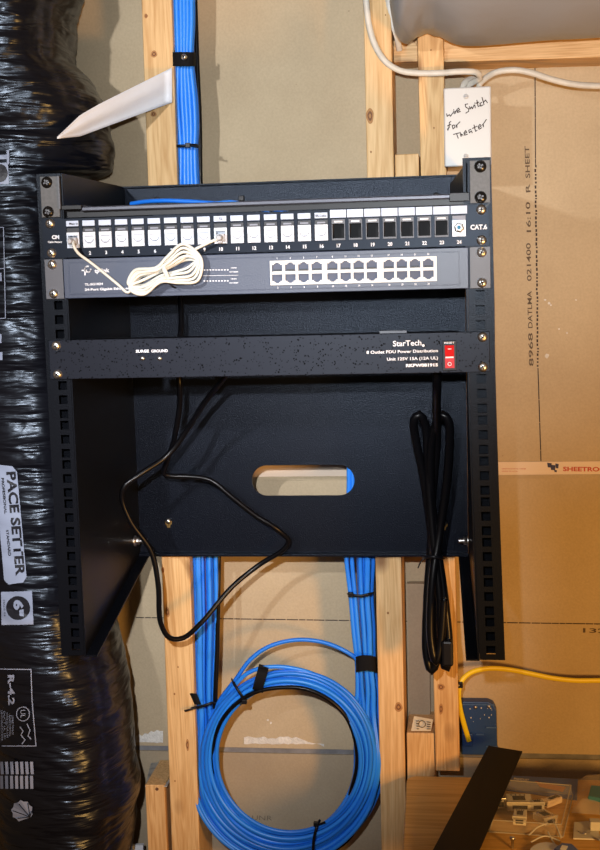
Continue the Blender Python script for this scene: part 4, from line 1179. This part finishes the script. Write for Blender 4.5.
for s in ([(128, 338), (133, 358), (150, 345), (158, 358), (178, 330)], [(182, 318), (188, 340)], [(182, 306), (184, 309)],
          [(192, 318), (196, 335), (196, 322), (206, 312)], [(208, 322), (228, 308), (222, 294), (208, 306), (212, 328), (236, 320)],
          [(292, 262), (272, 266), (276, 286), (300, 300), (298, 320), (276, 334)], [(304, 282), (310, 302), (320, 284), (328, 300), (342, 268)], [(346, 270), (350, 294)], [(345, 254), (347, 257)],
          [(362, 232), (372, 282), (386, 276)], [(354, 258), (378, 248)], [(400, 250), (386, 258), (392, 280), (410, 270)], [(402, 212), (418, 268)], [(414, 250), (430, 232), (444, 254)],
          [(162, 398), (150, 404), (148, 440), (138, 466), (136, 456), (150, 444)], [(136, 432), (162, 420)], [(172, 430), (178, 456), (194, 440), (186, 424), (172, 430)], [(200, 424), (208, 446), (208, 424), (232, 400)],
          [(180, 498), (226, 486)], [(206, 494), (218, 528)], [(232, 480), (240, 514), (244, 494), (256, 506)], [(262, 494), (284, 482), (276, 468), (262, 486), (268, 504), (290, 496)],
          [(316, 458), (300, 466), (304, 486), (320, 470), (326, 486)], [(340, 424), (352, 474), (364, 466)], [(328, 452), (364, 434)], [(374, 448), (396, 432), (386, 420), (372, 438), (380, 458), (400, 446)], [(406, 420), (414, 440), (412, 418), (436, 382)]):
    stroke(mb, Z(s), .95, hp)
mb.build('handwriting', M['ink'], wpl)

# ------------------------------------------------------------------ yellow cable and blue outlet box
romex([(640, 681, 340), (600, 680.5, 338), (575, 680.5, 336), (552, 678, 334), (530, 673.5, 332), (508, 669.5, 330), (488, 668.5, 326), (470, 673, 318), (461, 682, 312), (458.5, 694, 310), (460, 708, 312), (464, 724, 320), (469, 741, 328)], 'yellow building cable running from right edge into blue outlet box', m='yellow', r=3.5)
bc = thing('cable_staple', P(459, 686, 306), 'small black staple holding the yellow cable at the stud', 'staple')
mb = MB(); c = P(459.5, 685, 308); mb.box(c.x-5, c.x+4.5, c.y-2, c.y+8, c.z-4, c.z+4); mb.build('staple_body', M['black'], bc, bevel=1)
mb = MB(); mb.lathe(c+Vector((-1, -2, 0)), (0, -1, 0), [(1.8, 0), (1.2, 1.4), (.01, 1.6)], 10); mb.build('nail_head', M['steel'], bc)
ob_ = thing('outlet_box', P(478, 775, 330), 'blue plastic outlet box set in the wall beside the right stud', 'outlet box')
YO = 338
x0, x1 = P(461, 740, YO)[0], P(496, 740, YO)[0]
zt_, zb_ = P(480, 702, YO)[2], -781
mb = MB()
pl = [(x0, YO, zb_), (x1+2, YO, zb_), (x1+1, YO, zt_-12), (x1-3, YO, zt_-3), (x1-10, YO, zt_), (x0, YO, zt_)]
mb.prism(pl, (0, SW-YO-.5, 0)); mb.build('box_body', M['boxblue'], ob_, bevel=1.5)
mb = MB()
for a, b in (((486, 726), (497, 727)), ((486, 745), (498, 746)), ((476, 734), (484, 734))):
    p, q = P(*a, YO), P(*b, YO); mb.box(p.x, q.x, YO-2.5, YO, q.z-1, q.z+.6); mb.build('box_rib', M['rib'], ob_); mb = MB()
mb.box(x0, x1-2, YO-2, YO, zt_-4, zt_-2.4)
mb.build('box_rib', M['rib'], ob_)
mb = MB(); p = P(467, 742, YO); mb.box(p.x-6, p.x+8, YO-6, YO, p.z-4, p.z+14); mb.build('cable_clamp', M['boxblue'], ob_, bevel=1)
for u, v in ((475.5, 707), (489, 706)):
    mb = MB(); mb.lathe(P(u, v, YO), (0, -1, 0), [(2.6, 0), (2.4, 2), (.01, 2.4)], 10); mb.build('box_screw', M['steel'], ob_)
mb = MB()
for k in range(12):
    u, v = random.uniform(470, 493), random.uniform(707, 722); p = P(u, v, YO-.5); r_ = random.uniform(.4, 1.2)
    mb.lathe(p, (0, -1, 0), [(r_, -.5), (r_*.8, .8), (.01, 1)], 6)
mb.build('gypsum_dust', M['torn'], ob_)

# paper tag between the studs
mb = MB(); q = [P(414, 716, SF+2), P(433, 719.5, SF-2), P(431, 731, SF+2), P(411, 731, SF+2)]
mb.hexa(q, [p+Vector((0, .8, 0)) for p in q])
tg = thing('paper_tag', P(422, 732, SF), 'small printed paper tag stuck low between two studs', 'tag')
mb.build('tag_sheet', M['paperw'], tg)
mb = MB(); tq = lambda u, v: P(u, v, SF-2.6)
n = 14; stroke(mb, [(422+3.4*cos(2*pi*k/n), 724+3.4*sin(2*pi*k/n)) for k in range(n+1)], .7, tq)
for k in range(4): stroke(mb, [(416+k*.3, 721+k*2.6), (419, 721+k*2.6)], .8, tq); stroke(mb, [(427, 722+k*2.3), (430.5, 722.3+k*2.2)], .8, tq)
mb.build('tag_print', M['ink'], tg)
# white paper at the bottom left
mb = MB(); q = [P(127, 846, 300), P(143, 845, 300), P(143, 862, 300), P(127, 862, 300)]
mb.hexa(q, [p+Vector((0, 6, 0)) for p in q]); tag(mb.build('paper_label', M['print']), 'white paper corner beside the black duct at the bottom edge', 'paper')

# ================================================================== BENCH
ZBN = -782.0
mb = MB()
poly = []
xl = P(405, 780, SF)[0]+1
xl = PZ(405.5, 790, ZBN).x
rr_ = 16
for k in range(9):
    a = pi - k*pi/2/8
    poly.append((xl+rr_+rr_*cos(a), SF-3-rr_+rr_*sin(a), ZBN))
poly += [(900, SF-3, ZBN), (900, -60, ZBN), (xl+6, -60, ZBN)]
mb.prism(poly, (0, 0, -19))
bench = thing('workbench', (400, 100, -ZUP), 'wooden workbench top with rounded corner at the bottom right', 'workbench')
mb.build('bench_top', M['bench'], bench, bevel=1.5)
for x, y in ((230, 210), (860, 210), (230, -20), (860, -20)):
    mb = MB(); mb.box(x-20, x+20, y-20, y+20, -ZUP, ZBN-19.2); mb.build('leg', M['bench'], bench)
ZT = ZBN+.2
# black blanking panel leaning across
bl = thing('blanking_panel', P(455, 800, 180), 'long black metal panel lying diagonally over the bench', 'panel')
q = [PZ(488.5, 745.5, ZBN+42), PZ(522.5, 751, ZBN+42), PZ(468, 876, ZBN+6), PZ(419, 876, ZBN+6)]
mb = MB(); mb.hexa(q, [p+Vector((0, 1, -2.2)) for p in q]); mb.build('panel_plate', M['powder'], bl, bevel=.5)
e0, e1 = q[1], q[2]
mb = MB(); mb.hexa([q[0], q[0]+Vector((2, 0, 0)), q[3]+Vector((2, 0, 0)), q[3]], [q[0]+Vector((0, 1, -12)), q[0]+Vector((2, 1, -12)), q[3]+Vector((2, 1, -12)), q[3]+Vector((0, 1, -12))]); mb.build('panel_fold', M['powder'], bl)

# clamshell pack with keystones
cp = thing('clamshell_package', PZ(530, 810, ZT), 'clear plastic clamshell of parts beside the black panel', 'package')
g = lambda u, v, h=0: PZ(u, v, ZT+h)
base = [g(502, 789), g(573, 795), g(563, 837), g(489, 832)]
# lid: shallow tray with thin walls
def tray(mb, quad, h, ins, m=0):
    top = []
    c = sum((Vector(p) for p in quad), Vector())/4
    for p in quad:
        t = Vector(p).lerp(c, ins); t.z += h; top.append(t)
    vs = [Vector(p) for p in quad] + top
    mb.add(vs, [(0,1,5,4),(1,2,6,5),(2,3,7,6),(3,0,4,7),(4,5,6,7)], m)
mb = MB(); tray(mb, base, 14, .05)
o = mb.build('clear_lid', M['clear'], cp); o.modifiers.new('t', 'SOLIDIFY').thickness = .0008
mb = MB()
for i in range(4):
    a, b = base[i], base[(i+1) % 4]; c_ = sum(base, Vector())/4
    mb.tube([a, b], 1.0, 6, raw=True)
    ta = a.lerp(c_, .05)+Vector((0, 0, 14)); tb = b.lerp(c_, .05)+Vector((0, 0, 14)); mb.tube([ta, tb], .7, 6, raw=True)
mb.build('rim', mat('clear_rim', (.55, .53, .5, 1), .2, alpha=.6), cp)
mb = MB(); q = [g(510, 775.5, .6), g(578, 779, .6), g(577, 800, .6), g(506, 790, .6)]
mb.hexa(q, [p-Vector((0, 0, .6)) for p in q])
cc = mb.build('printed_card', M['card'], cp)
mb = MB(); text(mb, 'PANDUIT', (514, 779.6), (529, 781.2), 2.2, lambda u, v: g(u, v, .9), bold=.03); mb.build('card_lettering', M['print'], cp)
mb = MB(); q = [g(535, 781, 1.2), g(566, 787, 1.2), g(563, 792, 1.2), g(540, 787, 1.2)]; mb.add(q, [(0,1,2,3)]); mb.build('card_flash', M['orange'], cp)
def kj(u, v, w, d, h, rot, label, m='plate', name='keystone_jack'):
    w *= 1.18; d *= 1.1
    c = g(u, v, 3)
    t = thing(name, c, label, 'jack')
    mb = MB(); mb.box(-w/2, w/2, -d/2, d/2, 0, h)
    mb.box(-w/2-1, w/2+1, -d/2, -d/2+2, h-3, h+1)
    R = Matrix.Rotation(rot, 3, 'Z')
    mb.warp(lambda p: R @ Vector(p) + c).build('jack_body', M[m], t, bevel=.5)
    mb = MB(); mb.box(-w*.3, w*.3, -d/2-.3, -d/2+1, h*.2, h*.7); mb.box(-w*.25, w*.25, -d*.2, d*.25, h, h+.3)
    for k in range(4): mb.box(-w*.3+k*w*.18, -w*.3+k*w*.18+.8, d*.28, d*.42, h, h+.5)
    mb.warp(lambda p: R @ Vector(p) + c).build('jack_opening', M['void'], t)
    return t
kj(519, 806, 26, 26, 10, .05, 'largest ivory keystone jack with a stamped face in the clamshell', 'ivory')
kj(500, 806, 9, 14, 12, .2, 'metal edged keystone jack at the left end inside the clamshell', 'steel')
kj(520, 821, 13, 22, 10, -.1, 'ivory keystone jack lying in front in the clamshell', 'ivory')
kj(537, 809, 14, 10, 10, .1, 'small white keystone jack in the middle of the clamshell', 'plate')
kj(552, 804, 9, 24, 8, -.8, 'tan keystone jack lying askew at the right in the clamshell', 'tape')
kj(545, 821, 16, 22, 9, .6, 'translucent keystone jack near the right end of the clamshell', 'bag')
for lab, pts in (('white wire offcut crossing the front of the clamshell', ((531, 842, 3), (545, 836, 6), (560, 841, 3))), ('white wire offcut pointing up at the clamshell front corner', ((548, 832, 8), (552, 840, 4), (556, 846, 2))), ('white wire offcut along the right wall of the clamshell', ((553, 820, 10), (558, 830, 8), (561, 838, 3))), ('short tan wire offcut inside the clamshell', ((529, 835, 3), (538, 827, 6), (548, 823, 8)))):
    mb = MB(); mb.tube([g(*p) for p in pts], 1.0, 6, step=3); tag(mb.build('wire_offcut', M['plate']), lab, 'wire')
# plastic bag and things at right edge
bg = thing('plastic_bag', g(592, 800), 'clear plastic bag with a teal piece at the right edge of the bench', 'bag')
mb = MB(); nx, ny = 14, 12
Q = [g(578, 779), g(622, 774), g(612, 816), g(571, 813)]
for j in range(ny+1):
    for i in range(nx+1):
        a, b = i/nx, j/ny
        p = Q[0].lerp(Q[1], a).lerp(Q[3].lerp(Q[2], a), b)
        e = min(a, 1-a, b, 1-b)
        p.z += min(1, e*6)*10 + min(1, e*8)*3.5*noise.noise(Vector((a*5, b*5, 2)))+.3
        mb.v.append(p)
for j in range(ny):
    for i in range(nx):
        s = j*(nx+1)+i; mb.f.append([s, s+1, s+nx+2, s+nx+1]); mb.m.append(0); mb.s.append(True)
o = mb.build('bag_film', M['bag'], bg)
mb = MB(); q = [g(591, 785, 14), g(606, 786, 14), g(606, 799, 14), g(588, 796, 14)]; mb.hexa(q, [p-Vector((0, 0, 6)) for p in q]); mb.build('teal_piece', M['teal'], bg, bevel=1)
mb = MB(); q = [g(574, 822, 2.5), g(596, 820, 2.5), g(601, 839, 2.5), g(573, 838, 2.5)]; mb.hexa(q, [p-Vector((0, 0, 2)) for p in q])
wj = thing('jack_insert', g(586, 830), 'white plastic jack insert lying at the right below the bag', 'jack insert')
mb.build('insert_plate', M['plate'], wj, bevel=.6)
mb = MB(); c = g(594, 829, 2.5); mb.box(c.x-5, c.x+7, c.y-6, c.y+6, c.z, c.z+11); mb.build('insert_block', M['plate'], wj, bevel=.8)
mb = MB(); mb.tube([g(*p) for p in ((578, 831, 4), (585, 834, 4), (590, 831, 5), (590, 826, 6))], .8, 6, step=2); mb.build('wire_spring', M['steel'], wj)
mb = MB(); mb.tube([g(*p) for p in ((594, 838, 3), (600, 840, 3), (606, 838, 3))], 1.6, 8, step=2); tag(mb.build('wire_offcut', M['steel']), 'bright metal wire piece at the right edge of the bench', 'wire')
mb = MB(); c = g(512.5, 848, .5); mb.lathe(c, (0, 0, 1), [(1.7, 0), (1.7, 11), (3.4, 11.2), (3.4, 13), (2, 14), (.01, 14.2)], 12); tag(mb.build('small_screw', M['steel']), 'small metal screw standing on the bench at the bottom edge', 'screw')
pk = thing('parts_packet', g(552, 848), 'white and navy parts packet cut by the bottom edge', 'packet')
mb = MB(); n = 16; q = [g(546+17*cos(a), 853+11*sin(a), 4) for a in [k*2*pi/n for k in range(n)]]; mb.prism(q, (0, 0, -3.5)); mb.build('white_disc', M['whitep'], pk)
mb = MB(); q = [g(562, 842.5, 8), g(572, 843.5, 8), g(580, 851, 8), g(566, 858, 8), g(554, 848, 8)]; mb.prism(q, (0, 0, -7.5)); mb.build('navy_piece', M['card'], pk, bevel=1)
mb = MB(); q = [g(562, 845, 8.4), g(568, 846, 8.4), g(566, 850, 8.4), g(560, 849, 8.4)]; mb.prism(q, (0, 0, -.4)); mb.build('white_mark', M['print'], pk)
